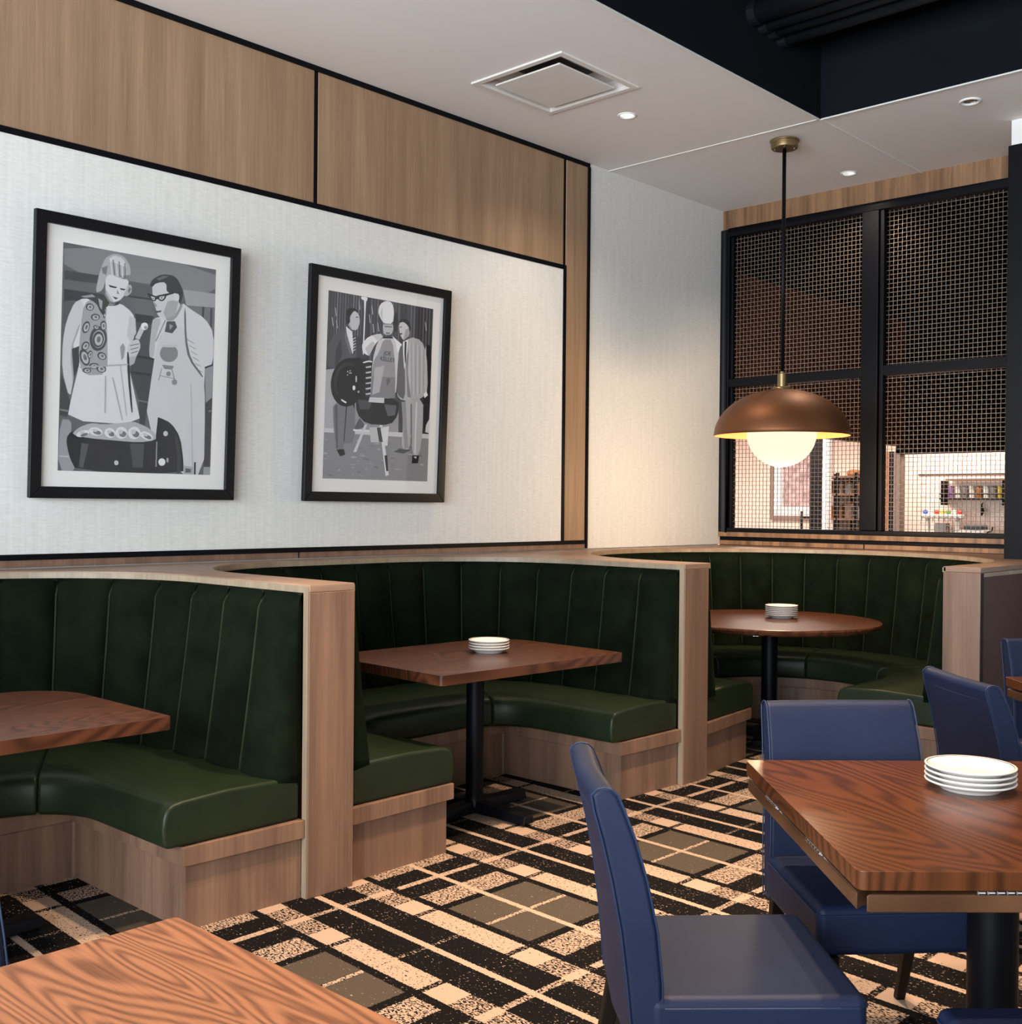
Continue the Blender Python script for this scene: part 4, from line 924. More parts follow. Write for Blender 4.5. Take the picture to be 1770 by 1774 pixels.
def seat_piece(inn, out, z0, zt):
    """cushion between the inner and the outer outline: straight front, soft rolled edge, slightly crowned top"""
    rings = []
    for (ix, iy), (ox, oy) in zip(inn, out):
        a = Vector((ix, iy)); d = Vector((ox, oy))-a; L = d.length; d = d/L
        prof = [(.012, z0), (.0, z0+.02), (-.004, z0+(zt-z0)*.45), (.002, zt-.045), (.012, zt-.022), (.032, zt-.008), (.07, zt-.001), (L*.45, zt+.008), (L*.8, zt+.004), (L, zt-.01), (L, z0)]
        rings.append([(a.x+d.x*s, a.y+d.y*s, z) for s, z in prof])
    return loft(rings)
BACKBOT, BACKTOP = .42, LED-.030
def channel(path, nrm, i0, i1, top=BACKTOP):
    """one upright padded channel of the backrest"""
    rows = 14; cols = 8; m = MB()
    P = path[i0:i1+1]; Nn = nrm[i0:i1+1]
    def at(t):
        f = t*(len(P)-1); j = min(int(f), len(P)-2); u = f-j
        p = Vector(P[j]).lerp(Vector(P[j+1]), u); n = Nn[j].lerp(Nn[j+1], u).normalized(); return p, n
    for r in range(rows+1):
        v = r/rows; z = BACKBOT+(top-BACKBOT)*v
        lean = .088*(1-v)**1.15+.018
        if v > .9: lean -= .05*((v-.9)/.1)**2*.5
        for c in range(cols+1):
            t = c/cols; p, n = at(t)
            puff = .036*(1-abs(2*t-1)**3)**.75 if 0 < t < 1 else 0
            if v > .9: puff *= math.sqrt(max(0, 1-((v-.9)/.105)**2))
            q = p+n*(lean+puff); m.v.append((q.x, q.y, z))
    w = cols+1
    for r in range(rows):
        for c in range(cols): m.f.append((r*w+c, r*w+c+1, (r+1)*w+c+1, (r+1)*w+c))
    # back skin closes the pad
    b = len(m.v)
    for r in range(rows+1):
        z = BACKBOT+(top-BACKBOT)*r/rows
        for c in (0, .5, 1):
            p, n = at(c); q = p+n*.004; m.v.append((q.x, q.y, z))
    for r in range(rows):
        for c in range(2): m.f.append((b+r*3+c+1, b+r*3+c, b+(r+1)*3+c, b+(r+1)*3+c+1))
    for r in range(rows):
        m.f.append((r*w, (r+1)*w, b+(r+1)*3, b+r*3)); m.f.append(((r+1)*w+cols, r*w+cols, b+r*3+2, b+(r+1)*3+2))
    top_f = [rows*w+c for c in range(cols+1)]; m.f.append(tuple(top_f+[b+rows*3+2, b+rows*3+1, b+rows*3]))
    m.f.append(tuple([c for c in range(cols, -1, -1)]+[b, b+1, b+2]))
    return m.done()
def seam(path, nrm, i, top=BACKTOP):
    m = MB(); pts = []
    for r in range(13):
        v = r/12; z = BACKBOT+.01+(top-BACKBOT-.02)*v
        lean = .088*(1-v)**1.15+.018-(.03 if v > .95 else 0)
        q = Vector(path[i])+nrm[i]*(lean+.006); pts.append((q.x, q.y, z))
    return m.tube(pts, .0045, 5).done()

def build_booth(root, secs_out, inside, secs_in, secs_base, cuts, xf_in, step=.24):
    ox, oy = root.location.x, root.location.y
    sh = lambda ps: [(x-ox, y-oy) for x, y in ps]
    full = sh(join(secs_out)); ins = (inside[0]-ox, inside[1]-oy)
    SUB = 4
    rp = resample(full, step); rp = resample(full, step/SUB) if True else rp
    nch = len(rp)//SUB
    rp = resample(full, sum(math.hypot(b[0]-a[0], b[1]-a[1]) for a, b in zip(full[:-1], full[1:]))/(nch*SUB))
    nr = normals(rp, ins)
    for k in range(nch):
        i0 = k*SUB; i1 = min((k+1)*SUB, len(rp)-1)
        link('back_channel', channel(rp, nr, i0, i1), 'green_velvet', root, smooth=True)
        if k: link('seam_welt', seam(rp, nr, i0), 'seam_velvet', root, smooth=True)
    # seat cushions: matched sections
    inn = []; out = []
    for a, b in zip(secs_in, secs_out):
        n = max(len(a), len(b)) - 1
        ra = sample(a, n); rb = sample(b, n)
        inn += ra if not inn else ra[1:]; out += rb if not out else rb[1:]
    inn = sh(inn); out = sh(out); nrm_o = normals(out, ins)
    out = [(p[0]+n.x*.006, p[1]+n.y*.006) for p, n in zip(out, nrm_o)]
    N_ = len(inn)
    bounds = [0]+[int(round(c*(N_-1))) for c in cuts]+[N_-1]
    for a, b in zip(bounds[:-1], bounds[1:]):
        link('seat_cushion', seat_piece(inn[a:b+1], out[a:b+1], .292, .448), 'green_leather', root, bevel=.014, seg=3, angle=50)
    # plinth and apron
    bi = []; bo = []
    for a, b in zip(secs_base, secs_out):
        n = max(len(a), len(b))-1
        ra = sample(a, n); rb = sample(b, n); bi += ra if not bi else ra[1:]; bo += rb if not bo else rb[1:]
    bi = sh(bi); bo = sh(bo)
    def ribbon(inset, z0, z1):
        nrm = normals(bi, ins); rings = []
        for (p, n, o_) in zip(bi, nrm, bo):
            a = Vector(p)+n*inset
            rings.append([(a.x, a.y, z0), (a.x, a.y, z1), (o_[0], o_[1], z1), (o_[0], o_[1], z0)])
        for e, f in ((0, 1), (-1, -2)):          # the apron also stands proud at the open ends
            d = (Vector(bi[0 if e == 0 else -1])-Vector(bi[1 if e == 0 else -2])).normalized()*inset
            rings[e] = [(x+d.x, y+d.y, z) for x, y, z in rings[e]]
        return loft(rings)
    return bi, bo, ribbon
def sample(sec, n):
    d = [0]
    for a, b in zip(sec[:-1], sec[1:]): d.append(d[-1]+math.hypot(b[0]-a[0], b[1]-a[1]))
    L = d[-1]; out = []; j = 0
    for i in range(n+1):
        t = L*i/n
        while j < len(d)-2 and d[j+1] < t-1e-9: j += 1
        u = (t-d[j])/max(1e-9, d[j+1]-d[j]); out.append((sec[j][0]+(sec[j+1][0]-sec[j][0])*u, sec[j][1]+(sec[j+1][1]-sec[j][1])*u))
    return out

XP = -3.368                                   # front plane of the divider posts
POSTS = [(.115, .325), (2.53, 2.74), (4.94, 5.16)]
XBK = -4.885; RB = .76
def straight_booth(ya, yb, label):
    r = thing('booth_banquette', label, 'booth', (-4.2, (ya+yb)/2, 0), 0, 'green banquettes along the wall')
    so = upath(ya+.006, yb-.006, XP-.033, XBK+.006, RB)
    si = upath(ya+.565, yb-.565, XP-.030, -4.155, .26)
    sb = upath(ya+.535, yb-.475, XP-.045, -4.215, .012)
    bi, bo, ribbon = build_booth(r, so, (-3.8, (ya+yb)/2), si, sb, (.31, .69), XP)
    link('plinth', ribbon(0, 0, .225), 'oak_booth', r)
    link('apron', ribbon(.022, .225, .290), 'oak_booth', r, bevel=.004)
    return r
b1 = straight_booth(POSTS[0][1], POSTS[1][0], 'curved green channel-back banquette at far left, in front of the larger framed photograph')
b2 = straight_booth(POSTS[1][1], POSTS[2][0], 'middle curved green banquette wrapped round the table with rounded back corners')
# corner booth
C3 = (-3.62, 6.40); R3 = 1.19
r3 = thing('booth_banquette', 'round green corner banquette under the dome pendant lamp by the wire-mesh window', 'booth', (C3[0], C3[1], 0), 0, 'green banquettes along the wall')
so3 = cpath(C3[0], C3[1], R3+.022, XP-.033, 5.93)
si3 = cpath(C3[0], C3[1], .60, XP-.030, 5.95)
sb3 = cpath(C3[0], C3[1], .66, XP-.06, 5.97)
si3[0] = [(XP-.10+(C3[0]-XP+.10)*i/4, 5.80) for i in range(5)]; sb3[0] = [(XP-.115+(C3[0]-XP+.115)*i/4, 5.745) for i in range(5)]
bi, bo, ribbon = build_booth(r3, so3, C3, si3, sb3, (.22, .42, .60, .78), XP)
link('plinth', ribbon(0, 0, .225), 'oak_booth', r3)
link('apron', ribbon(.022, .225, .290), 'oak_booth', r3, bevel=.004)

# ledge, divider posts and the shells behind the upholstery: one joinery unit
led = thing('booth_ledge', 'pale oak ledge and divider posts framing the green booths', 'ledge', (-5.0, 3.9, 0))
lo = led.location
def lp(ps): return [(x-lo.x, y-lo.y) for x, y in ps]
inner1 = join(upath(POSTS[0][1], POSTS[1][0], XP, XBK, RB, 16))
inner2 = join(upath(POSTS[1][1], POSTS[2][0], XP, XBK, RB, 16))
inner3 = join(cpath(C3[0], C3[1], R3+.03, XP, 5.895, 54))
EX = -2.205
poly = [(-4.985, POSTS[0][0]), (XP, POSTS[0][0])] + inner1 + inner2 + inner3 + [(EX, 5.895), (EX, 7.13), (-2.545, 7.13), (-2.545, YB-.012), (-4.985, YB-.012)]
link('ledge_top', MB().prism(lp(poly), LED-.028, LED).done(), 'oak_ledge', led, bevel=.003)
def lip(path, nm='edge_strip'):
    path = [(min(x, XP-.003) if abs(x-XP) < .001 else x, y) for x, y in path]
    P = lp(path); m = MB()
    c = Vector((sum(p[0] for p in P)/len(P), sum(p[1] for p in P)/len(P)))
    nr = normals(P, c); rings = []
    for p, n in zip(P, nr):
        a = Vector(p)+n*.004; b = Vector(p)-n*.012
        rings.append([(a.x, a.y, LED-.030), (a.x, a.y, LED-.006), (b.x, b.y, LED-.004), (b.x, b.y, LED-.030)])
    return link(nm, loft(rings), 'oak_edge', led)
for p in (inner1, inner2, inner3): lip(p)
def shell(path):
    P = lp(path); rings = []
    c = Vector((sum(p[0] for p in P)/len(P), sum(p[1] for p in P)/len(P)))
    for p, n in zip(P, normals(P, c)):
        a = Vector(p)-n*.004; b = Vector(p)-n*.022
        rings.append([(a.x, a.y, 0), (a.x, a.y, LED-.029), (b.x, b.y, LED-.029), (b.x, b.y, 0)])
    return link('back_shell', loft(rings), 'oak_booth', led)
for p in (inner1[1:-1], inner2[1:-1], inner3[1:-1]): shell(p)
for a, b in POSTS:
    o = link('divider_post', box(XP-.030-lo.x, XP+.002-lo.x, a-lo.y-.001, b-lo.y+.001, 0, LED-.0285), 'oak_booth', led, bevel=.003)
    link('post_edge', box(XP-.032-lo.x, XP-.003-lo.x, a-lo.y-.004, a-lo.y-.001, 0, LED-.03), 'oak_edge', o)
o = link('divider_post', box(-2.40-lo.x, EX-lo.x, 5.893-lo.y, 5.925-lo.y, 0, LED-.0285), 'oak_booth', led, bevel=.003)
link('post_edge', box(EX-lo.x-.001, EX-lo.x+.003, 5.90-lo.y, 5.93-lo.y, 0, LED-.03), 'reveal_black', o)
link('end_panel', box(EX-.03-lo.x, EX-.008-lo.x, 5.93-lo.y, 7.13-lo.y, 0, LED-.05), 'brown_laminate', led)
link('edge_strip', box(EX-.03-lo.x, EX-lo.x, 5.93-lo.y, 7.13-lo.y, LED-.05, LED-.029), 'oak_edge', led)
# ================================================================== TABLES
def round_rect(x0, x1, y0, y1, rs, n=7):
    """outline with its own radius at each corner: (x0,y0) (x1,y0) (x1,y1) (x0,y1)"""
    o = []
    for (cx, cy, sx, sy, a0), r in zip(((x0, y0, 1, 1, PI), (x1, y0, -1, 1, 1.5*PI), (x1, y1, -1, -1, 0), (x0, y1, 1, -1, .5*PI)), rs):
        if r < 1e-4: o.append((cx, cy)); continue
        for i in range(n+1):
            t = a0+PI/2*i/n; o.append((cx+sx*r+r*math.cos(t), cy+sy*r+r*math.sin(t)))
    return o
def pedestal(t, ztop, r=.045, feet_rot=PI/4, span=.34):
    link('column', MB().lathe([(0, .03), (r*1.35, .03), (r*1.35, .055), (r, .085), (r, ztop-.012), (r, ztop)], 28).done(), 'steel_black', t, smooth=False, bevel=.003)
    link('mounting_plate', MB().lathe([(0, ztop-.012), (.17, ztop-.012), (.17, ztop-.001), (0, ztop-.001)], 4).done(), 'steel_black', t, rot=(0, 0, PI/4))
    for k in range(4):
        m = MB(); rings = []
        for s, w, z0, z1 in ((.03, .042, .012, .066), (span*.55, .040, .012, .058), (span, .036, .010, .046)):
            rings.append([(s, -w, z0), (s, w, z0), (s, w*.8, z1), (s, -w*.8, z1)])
        link('foot', loft(rings), 'steel_black', t, rot=(0, 0, feet_rot+k*PI/2), bevel=.005)
        link('glide', MB().lathe([(0, 0), (.018, 0), (.018, .012), (0, .012)], 12, (span*.9*math.cos(feet_rot+k*PI/2), span*.9*math.sin(feet_rot+k*PI/2))).done(), 'dark_leg', t)
def booth_table(cy, label, mat='oak_table'):
    t = thing('booth_table', label, 'table', (-3.765, cy, 0), 0, 'booth tables')
    out = round_rect(-.425, .425, -.575, .575, (.24, .02, .02, .24))
    link('tabletop', MB().prism(out, .707, .75).done(), mat, t, bevel=.004)
    pedestal(t, .707, .042, .08)
    return t
def pt(x, y, a): return (x*math.cos(a)-y*math.sin(a), x*math.sin(a)+y*math.cos(a))
t2 = booth_table(3.795, 'dark wood table with four plates inside the middle booth'); t2.rotation_euler.z = -.05
t1 = booth_table(1.385, 'bare brown wood table inside the far left booth')
t3 = thing('round_table', 'round dark wood table on a black column in the corner booth', 'table', (-3.68, 6.34, 0))
link('tabletop', MB().lathe([(0, .712), (.655, .712), (.672, .722), (.68, .738), (.676, .748), (.668, .75), (0, .75)], 72).done(), 'oak_table', t3, smooth=False)
pedestal(t3, .712, .05, .3)
for k in range(3):
    a = .9+k*2.1; link('bracket', box(-.03, .03, -.015, .015, .702, .712), 'chrome', t3, (.55*math.cos(a), .55*math.sin(a), 0), (0, 0, a))

A_ANG = math.atan2(.717, -.696)               # direction of the left edge of the drop-leaf tables
SIDE = .962
def dropleaf(P, label):
    """square top turned 45 degrees with four hinged leaves folded flat beneath it"""
    ang = math.atan2(.696, .717)              # local x runs along the front right edge
    a = (-.696, .717); b = (.717, .696)
    c = (P[0]+.5*SIDE*(a[0]+b[0]), P[1]+.5*SIDE*(a[1]+b[1]))
    t = thing('drop_leaf_table', label, 'table', (c[0], c[1], 0), ang, 'square drop-leaf tables')
    h = SIDE/2
    link('tabletop', MB().prism(round_rect(-h, h, -h, h, (.018,)*4, 4), .7125, .75).done(), 'oak_table_main', t, bevel=.004)
    n = 12; R = h*math.sqrt(2); seg = []
    L = h-.018
    seg = [(-L, 0), (L, 0)] + [(L-(2*L)*i/n, (math.sqrt(R*R-(L-(2*L)*i/n)**2)-h)) for i in range(1, n)]
    leaf_me = MB().prism(seg, .668, .704).done(); leaf_me.materials.append(MATS['oak_leaf'])
    for k in range(4):
        rz = k*PI/2; ox, oy = pt(0, -h+.004, rz)
        lf = link('leaf', leaf_me, None, t, (ox, oy, 0), (0, 0, rz), bevel=.004)
        for s in (-.25, .12):
            m = MB().box(s, s+.115, -.003, .030, .7045, .7120)
            hg = link('hinge', m.done(), 'chrome', t, (ox, oy, 0), (0, 0, rz))
            mm = MB()
            for q in range(6): mm.tube([(s+.004+q*.019, -.003, .7083), (s+.017+q*.019, -.003, .7083)], .0036, 8)
            link('knuckle', mm.done(), 'chrome', hg)
    link('subframe', MB().box(-.30, .30, -.04, .04, .640, .667).box(-.04, .04, -.30, -.04, .640, .667).box(-.04, .04, .04, .30, .640, .667).done(), 'steel_black', t)
    pedestal(t, .640, .057, PI/4, .36)
    return t
tm = dropleaf((-.997, 2.058), 'square drop-leaf oak table with four white plates at right')
tf = dropleaf((-1.062, 4.216), 'drop-leaf table at the right edge behind the angled navy chair')
# near square table
tn = thing('square_table', 'light brown oak table corner in the bottom left foreground', 'table', (-1.235, .535, 0))
link('tabletop', MB().prism(round_rect(-.482, .482, -.482, .482, (.012,)*4, 4), .7125, .75).done(), 'oak_table_near', tn, bevel=.004)
pedestal(tn, .7125, .05, PI/4)

# ================================================================== PLATES
def plate_mesh(R):
    s = R/.105
    prof = [(0, .0035), (.060*s, .0035), (.062*s, 0), (.068*s, 0), (.070*s, .004), (.088*s, .0135), (.1035*s, .0205), (.105*s, .0225), (.1042*s, .0245), (.1015*s, .0250), (.0985*s, .0235), (.086*s, .0175), (.070*s, .0085), (.060*s, .0075), (0, .0075)]
    return fixn(MB().lathe(prof, 56).done())
def ring_mesh(R):
    s = R/.105
    return fixn(MB().lathe([(.0975*s, .0234), (.0990*s, .0243), (.0996*s, .0246), (.0992*s, .0236)], 56, close=True).done())
words = ['topmost', 'second from the top', 'third from the top', 'fourth from the top', 'fifth from the top', 'sixth from the top']
def stack(x, y, z, n, R, where, group, dz=.0118):
    pm = plate_mesh(R); rm = ring_mesh(R)
    pm.materials.append(MATS['china']); rm.materials.append(MATS['china_line'])
    for i in range(n):
        w = words[n-1-i] if i else 'lowest'
        t = thing('side_plate', 'white china plate, %s in the stack on the %s' % (w, where), 'plate', (x, y, z+.0003+i*dz), 0, group)
        link('dish', pm, None, t, smooth=True)
        link('rim_line', rm, None, t, smooth=True)
stack(-1.092, 2.865, .75, 4, .109, 'drop-leaf table at right', 'plates on the drop-leaf table', .0125)
stack(-3.765, 3.885, .75, 4, .098, 'middle booth table', 'plates on the middle booth table', .0125)
stack(-3.675, 6.475, .75, 6, .103, 'round corner table', 'plates on the round corner table', .0115)

# ================================================================== CHAIRS
def make_chair():
    t = thing('dining_chair', 'x', 'chair', (0, 0, 0), 0, 'navy dining chairs')
    # seat: padded block, y is forward
    sw, s0, s1 = .238, -.235, .208
    link('seat', MB().prism([(-sw, s0), (sw, s0), (sw+.004, s1), (-sw-.004, s1)], .345, .470).done(), 'navy_vinyl', t, bevel=.022, seg=4)
    link('seat_welt', MB().tube([(-sw-.001, s0+.03, .449), (-sw-.006, s1-.02, .449), (-sw+.012, s1+.002, .449), (sw-.012, s1+.002, .449), (sw+.006, s1-.02, .449), (sw+.001, s0+.03, .449)], .0022, 5).done(), 'piping_navy', t)
    # back: side profile swept across the width
    zs = [.350, .42, .50, .60, .70, .78, .84, .872]
    front = [-.208, -.207, -.209, -.219, -.240, -.263, -.286, -.300]
    thick = [.060, .066, .072, .074, .072, .068, .062, .054]
    prof = [(y, z) for y, z in zip(front, zs)]
    cap = [(-.313, .8835), (-.328, .8865), (-.342, .8835)]
    rear = [(f-tk, z) for f, tk, z in reversed(list(zip(front, thick, zs)))]
    P = prof+cap+rear
    rings = []
    def half(z): return .234-.016*max(0, (z-.45)/.43)
    for s in (-1, -.5, 0, .5, 1):
        bow = -.010*(1-abs(s))
        rings.append([(s*half(z), y+bow, z) for y, z in P])
    bk = link('backrest', loft(rings), 'navy_vinyl', t, bevel=.010, seg=3, angle=35)
    for s in (-1, 1):
        pts = [(s*(half(z)+.0005), y, z) for y, z in P]
        pts = pts+[pts[0]]
        link('piping', MB().tube([(x, y*1.0, z) for x, y, z in pts], .0022, 6, cap=False).done(), 'piping_navy', bk)
    link('rear_seam', MB().tube([(-half(.83)+.01, -.345, .832), (0, -.356, .832), (half(.83)-.01, -.345, .832)], .0016, 5).done(), 'piping_navy', bk)
    for sx in (-1, 1):
        r = []
        for z, y, w in ((0, .190, .013), (.345, .185, .020)):
            r.append([(sx*.205-w, y-w, z), (sx*.205+w, y-w, z), (sx*.205+w, y+w, z), (sx*.205-w, y+w, z)])
        link('leg', loft(r), 'dark_leg', t, bevel=.003)
        r = []
        for z, y, w in ((0, -.335, .013), (.20, -.268, .017), (.352, -.240, .019)):
            r.append([(sx*.200-w, y-w, z), (sx*.200+w, y-w, z), (sx*.200+w, y+w, z), (sx*.200-w, y+w, z)])
        link('leg', loft(r), 'dark_leg', t, bevel=.003)
    return t
proto = make_chair()
def put_chair(x, y, hx, hy, label, first=False):
    t = proto if first else copy_tree(proto)
    t.location = (x, y, 0); t.rotation_euler = (0, 0, math.atan2(hy, hx)-PI/2); t['label'] = label
    return t
put_chair(-1.334, 2.175, .700, .714, 'navy vinyl chair seen from the side in the foreground with its whole seat showing', True)
put_chair(-1.328, 2.870, .735, -.678, 'navy chair facing the camera, tucked under the far side of the drop-leaf table')
put_chair(-.592, 2.235, -.700, .714, 'navy chair at the lower right corner with only its seat showing')
put_chair(-1.294, 4.106, .660, .751, 'navy chair seen from behind, standing between the two drop-leaf tables')
put_chair(-1.425, 5.068, .735, -.678, 'navy chair at the right edge behind the far drop-leaf table')
put_chair(-1.715, .604, 1, 0, 'navy chair at the left edge of the picture beside the near table')
# ================================================================== FRAMED PHOTOGRAPHS
def picture(y0, y1, z0, z1, label, polys, tilt):
    w = y1-y0; h = z1-z0
    r = thing('framed_photograph', label, 'picture', (-4.968, (y0+y1)/2, z0), 0, 'framed black-and-white photographs')
    r.rotation_euler = (0, tilt, 0)
    b = .052; d = .028
    # local: y across, z up, x out of the wall
    def bar(pts):
        me = MB(); q = [(y, z) for y, z in pts]
        me.v = [(0, y, z) for y, z in q]+[(d, y, z) for y, z in q]
        me.f = [(3, 2, 1, 0), (4, 5, 6, 7)]+[(i, (i+1) % 4, 4+(i+1) % 4, 4+i) for i in range(4)]
        return me.done()
    H = w/2
    for p in ([(-H, 0), (H, 0), (H-b, b), (-H+b, b)], [(H, 0), (H, h), (H-b, h-b), (H-b, b)], [(H, h), (-H, h), (-H+b, h-b), (H-b, h-b)], [(-H, h), (-H, 0), (-H+b, b), (-H+b, h-b)]):
        link('frame_bar', bar(p), 'frame_black', r, bevel=.003)
    link('mat_board', box(.004, .010, -H+b-.004, H-b+.004, b-.004, h-b+.004), 'mat_board', r)
    # the print: flat inked shapes on paper
    a0, a1, c0, c1 = -H+.132, H-.132, .124, h-.124
    W_, Hh = a1-a0, c1-c0
    V = []; F = []; Cc = []
    for i, (g, pts) in enumerate(polys):
        n = len(pts)//2; bse = len(V); x = .0105+i*.000012
        P = [(a0+W_*pts[2*k]/999, c0+Hh*pts[2*k+1]/999) for k in range(n)]
        V += [(x, y, z) for y, z in P]
        gl = lin(g, g, min(255, g+4))
        for t in tessellate_polygon([[Vector((y, z, 0)) for y, z in P]]):
            F.append((bse+t[0], bse+t[1], bse+t[2])); Cc.append(gl)
    me = mesh(V, F)
    for p in me.polygons:
        if p.normal.x < 0: p.flip()
    ca = me.color_attributes.new('ink', 'FLOAT_COLOR', 'CORNER')
    for p in me.polygons:
        for li in p.loop_indices: ca.data[li].color = (*Cc[p.index], 1)
    pr = link('print', me, 'photo_print', r)
    link('glass', box(.0215, .0235, -H+b-.002, H-b+.002, b-.002, h-b+.002), 'picture_glass', r)
    return r, pr, (a0, W_, c0, Hh)
TILT = math.radians(2.3)
picture(2.192, 3.235, 1.467, 2.732, 'black-framed photograph of a woman holding a microphone beside a man in an apron', PRINT_ONE, TILT)
r2, pr2, (a0, W_, c0, Hh) = picture(3.668, 4.703, 1.467, 2.732, 'black-framed photograph of three men around an open kettle grill', PRINT_TWO, TILT)
def lettering(txt, u, v, size, skew=0):
    cu = bpy.data.curves.new('letters', 'FONT'); cu.body = txt; cu.size = size; cu.align_x = 'CENTER'; cu.extrude = .0002
    o = bpy.data.objects.new('tmp', cu); COL.objects.link(o)
    dg = bpy.context.evaluated_depsgraph_get(); me = bpy.data.meshes.new_from_object(o.evaluated_get(dg)); bpy.data.objects.remove(o)
    for vtx in me.vertices:
        x, y, _ = vtx.co; vtx.co = (.0136+.0002*(_ > 0), a0+W_*u+x, c0+Hh*v+y)
    me.materials.clear(); link('lettering', me, 'glaze_black', pr2)
lettering('JOE', .554, .698, .034); lettering('KELLEY', .557, .664, .034)

# ================================================================== CEILING FITTINGS
v = thing('air_diffuser', 'square white ceiling air diffuser beside the dark coffer', 'vent', (-4.208, 4.838, CEIL))
def frame_ring(o, i, z0, z1):
    m = MB(); m.v = []
    for s, z in ((o, z0), (i, z1)):
        m.v += [(-s, -s, z), (s, -s, z), (s, s, z), (-s, s, z)]
    m.f = [(k, (k+1) % 4, 4+(k+1) % 4, 4+k) for k in range(4)]
    return m
m = frame_ring(.335, .335, 0, -.012); me = MB()
me.v = [(s*x, s*y, z) for s, z in ((.335, 0), (.335, -.010), (.300, -.010), (.292, -.002)) for x, y in ((-1, -1), (1, -1), (1, 1), (-1, 1))]
me.f = [(r*4+k, r*4+(k+1) % 4, r*4+4+(k+1) % 4, r*4+4+k) for r in range(3) for k in range(4)]
link('frame', me.done(), 'grille_white', v)
me = MB()
me.v = [(s*x, s*y, z) for s, z in ((.292, -.002), (.270, .045), (.200, .075), (.150, .075)) for x, y in ((-1, -1), (1, -1), (1, 1), (-1, 1))]
me.f = [(r*4+k, r*4+(k+1) % 4, r*4+4+(k+1) % 4, r*4+4+k) for r in range(3) for k in range(4)]
link('cone', me.done(), 'grille_white', v)
link('throat', box(-.15, .15, -.15, .15, .070, .080), 'vent_dark', v)
link('deflector_plate', MB().box(-.238, .238, -.238, .238, -.016, -.006).done(), 'grille_white', v, bevel=.003)
for sx in (-1, 1):
    for sy in (-1, 1): link('hanger', MB().tube([(sx*.12, sy*.12, -.006), (sx*.12, sy*.12, .07)], .004, 6).done(), 'chrome', v)
def downlight(x, y, label, lens='downlight_lens', watts=28):
    t = thing('recessed_downlight', label, 'downlight', (x, y, CEIL), 0, 'recessed downlights')
    link('trim_ring', fixn(MB().lathe([(.058, 0), (.058, -.004), (.052, -.006), (.046, -.003), (.040, .020), (.040, .045), (.058, .045)], 32, close=True).done()), 'white_paint', t, smooth=True)
    link('lens', MB().lathe([(0, .030), (.040, .030), (.040, .034), (0, .034)], 24).done(), lens, t)
    spot_light('downlight_beam', (x, y, CEIL-.01), watts, (1, .80, .62), 130, .9, .04, (x, y, 0))
    return t
downlight(-4.213, 5.512, 'small white downlight in the ceiling beside the air diffuser')
downlight(-3.76, 7.501, 'small white downlight in the ceiling above the wire-mesh window')
s = thing('sprinkler_cover', 'round sprinkler cover in the ceiling near the white column top', 'sprinkler', (-2.575, 6.639, CEIL))
link('cover_ring', fixn(MB().lathe([(.060, 0), (.062, -.006), (.050, -.010), (.046, -.004), (.046, .006)], 32).done()), 'white_paint', s, smooth=True)
link('cup', MB().lathe([(.046, .002), (.044, .030), (0, .030)], 24).done(), 'taupe', s)
link('head', MB().lathe([(0, .028), (.008, .024), (.008, .004), (.020, .002), (.020, -.001), (0, -.001)], 12).done(), 'brass_antique', s)
# black tubes crossing the coffer
for k, (y, z) in enumerate([(5.535, 4.205), (5.635, 4.165), (5.735, 4.165), (5.845, 4.155)]):
    rr = (.062, .036, .036, .040)[k]
    t = thing('ceiling_conduit', ['thickest black pipe running across the dark ceiling coffer', 'second black pipe in the ceiling coffer, next to the thickest one', 'third black pipe in the ceiling coffer, next to the pipe with a pale end', 'black pipe with a pale capped end in the ceiling coffer'][k], 'pipe', (-3.345, y, z), 0, 'black pipes in the coffer')
    link('pipe', MB().tube([(0, 0, 0), (6.3, 0, 0)], rr, 16).done(), 'duct_black', t, smooth=True)
    link('collar', MB().tube([(-.02, 0, 0), (.03, 0, 0)], rr+.006, 16).done(), 'duct_black' , t)
    if k == 3: link('end_cap', MB().tube([(-.024, 0, 0), (-.018, 0, 0)], rr*.9, 16).done(), 'white_paint', t)
    for x in (.5, 2.5, 4.5): link('hanger_rod', MB().tube([(x, 0, rr), (x, 0, 5.0-z)], .006, 6).done(), 'duct_black', t)

# ================================================================== PENDANT LAMP
PX, PY = -3.736, 6.560
p = thing('pendant_lamp', 'bronze dome pendant lamp with a glowing globe over the corner booth', 'lamp', (PX, PY, 0))
cn = link('canopy', fixn(MB().lathe([(0, CEIL-.001), (.093, CEIL-.001), (.093, CEIL-.012), (.086, CEIL-.016), (.086, CEIL-.048), (.080, CEIL-.056), (0, CEIL-.056)], 40).done()), 'brass_antique', p, bevel=.002)
for k in range(4):
    a = .5+k*PI/2; link('screw', MB().lathe([(0, CEIL-.062), (.006, CEIL-.060), (.006, CEIL-.056), (0, CEIL-.056)], 10, (.062*math.cos(a), .062*math.sin(a))).done(), 'chrome', cn)
link('rod', MB().tube([(0, 0, CEIL-.056), (0, 0, 2.33)], .0125, 14).done(), 'steel_black', p, smooth=True)
link('socket', fixn(MB().lathe([(0, 2.335), (.016, 2.335), (.016, 2.322), (.029, 2.320), (.029, 2.235), (.060, 2.232), (.066, 2.222), (.060, 2.212), (0, 2.212)], 32).done()), 'brass_antique', p, bevel=.002)
RD, ZR, HD = .433, 1.920, .300
def dome(r0, hh, zr, n=18): return [(r0*math.sin(PI/2*i/n)**.96, zr+hh*math.cos(PI/2*i/n)**1.04) for i in range(1, n+1)]
outer = dome(RD, HD, ZR); inner = [(r*.988, z-.004) for r, z in outer]
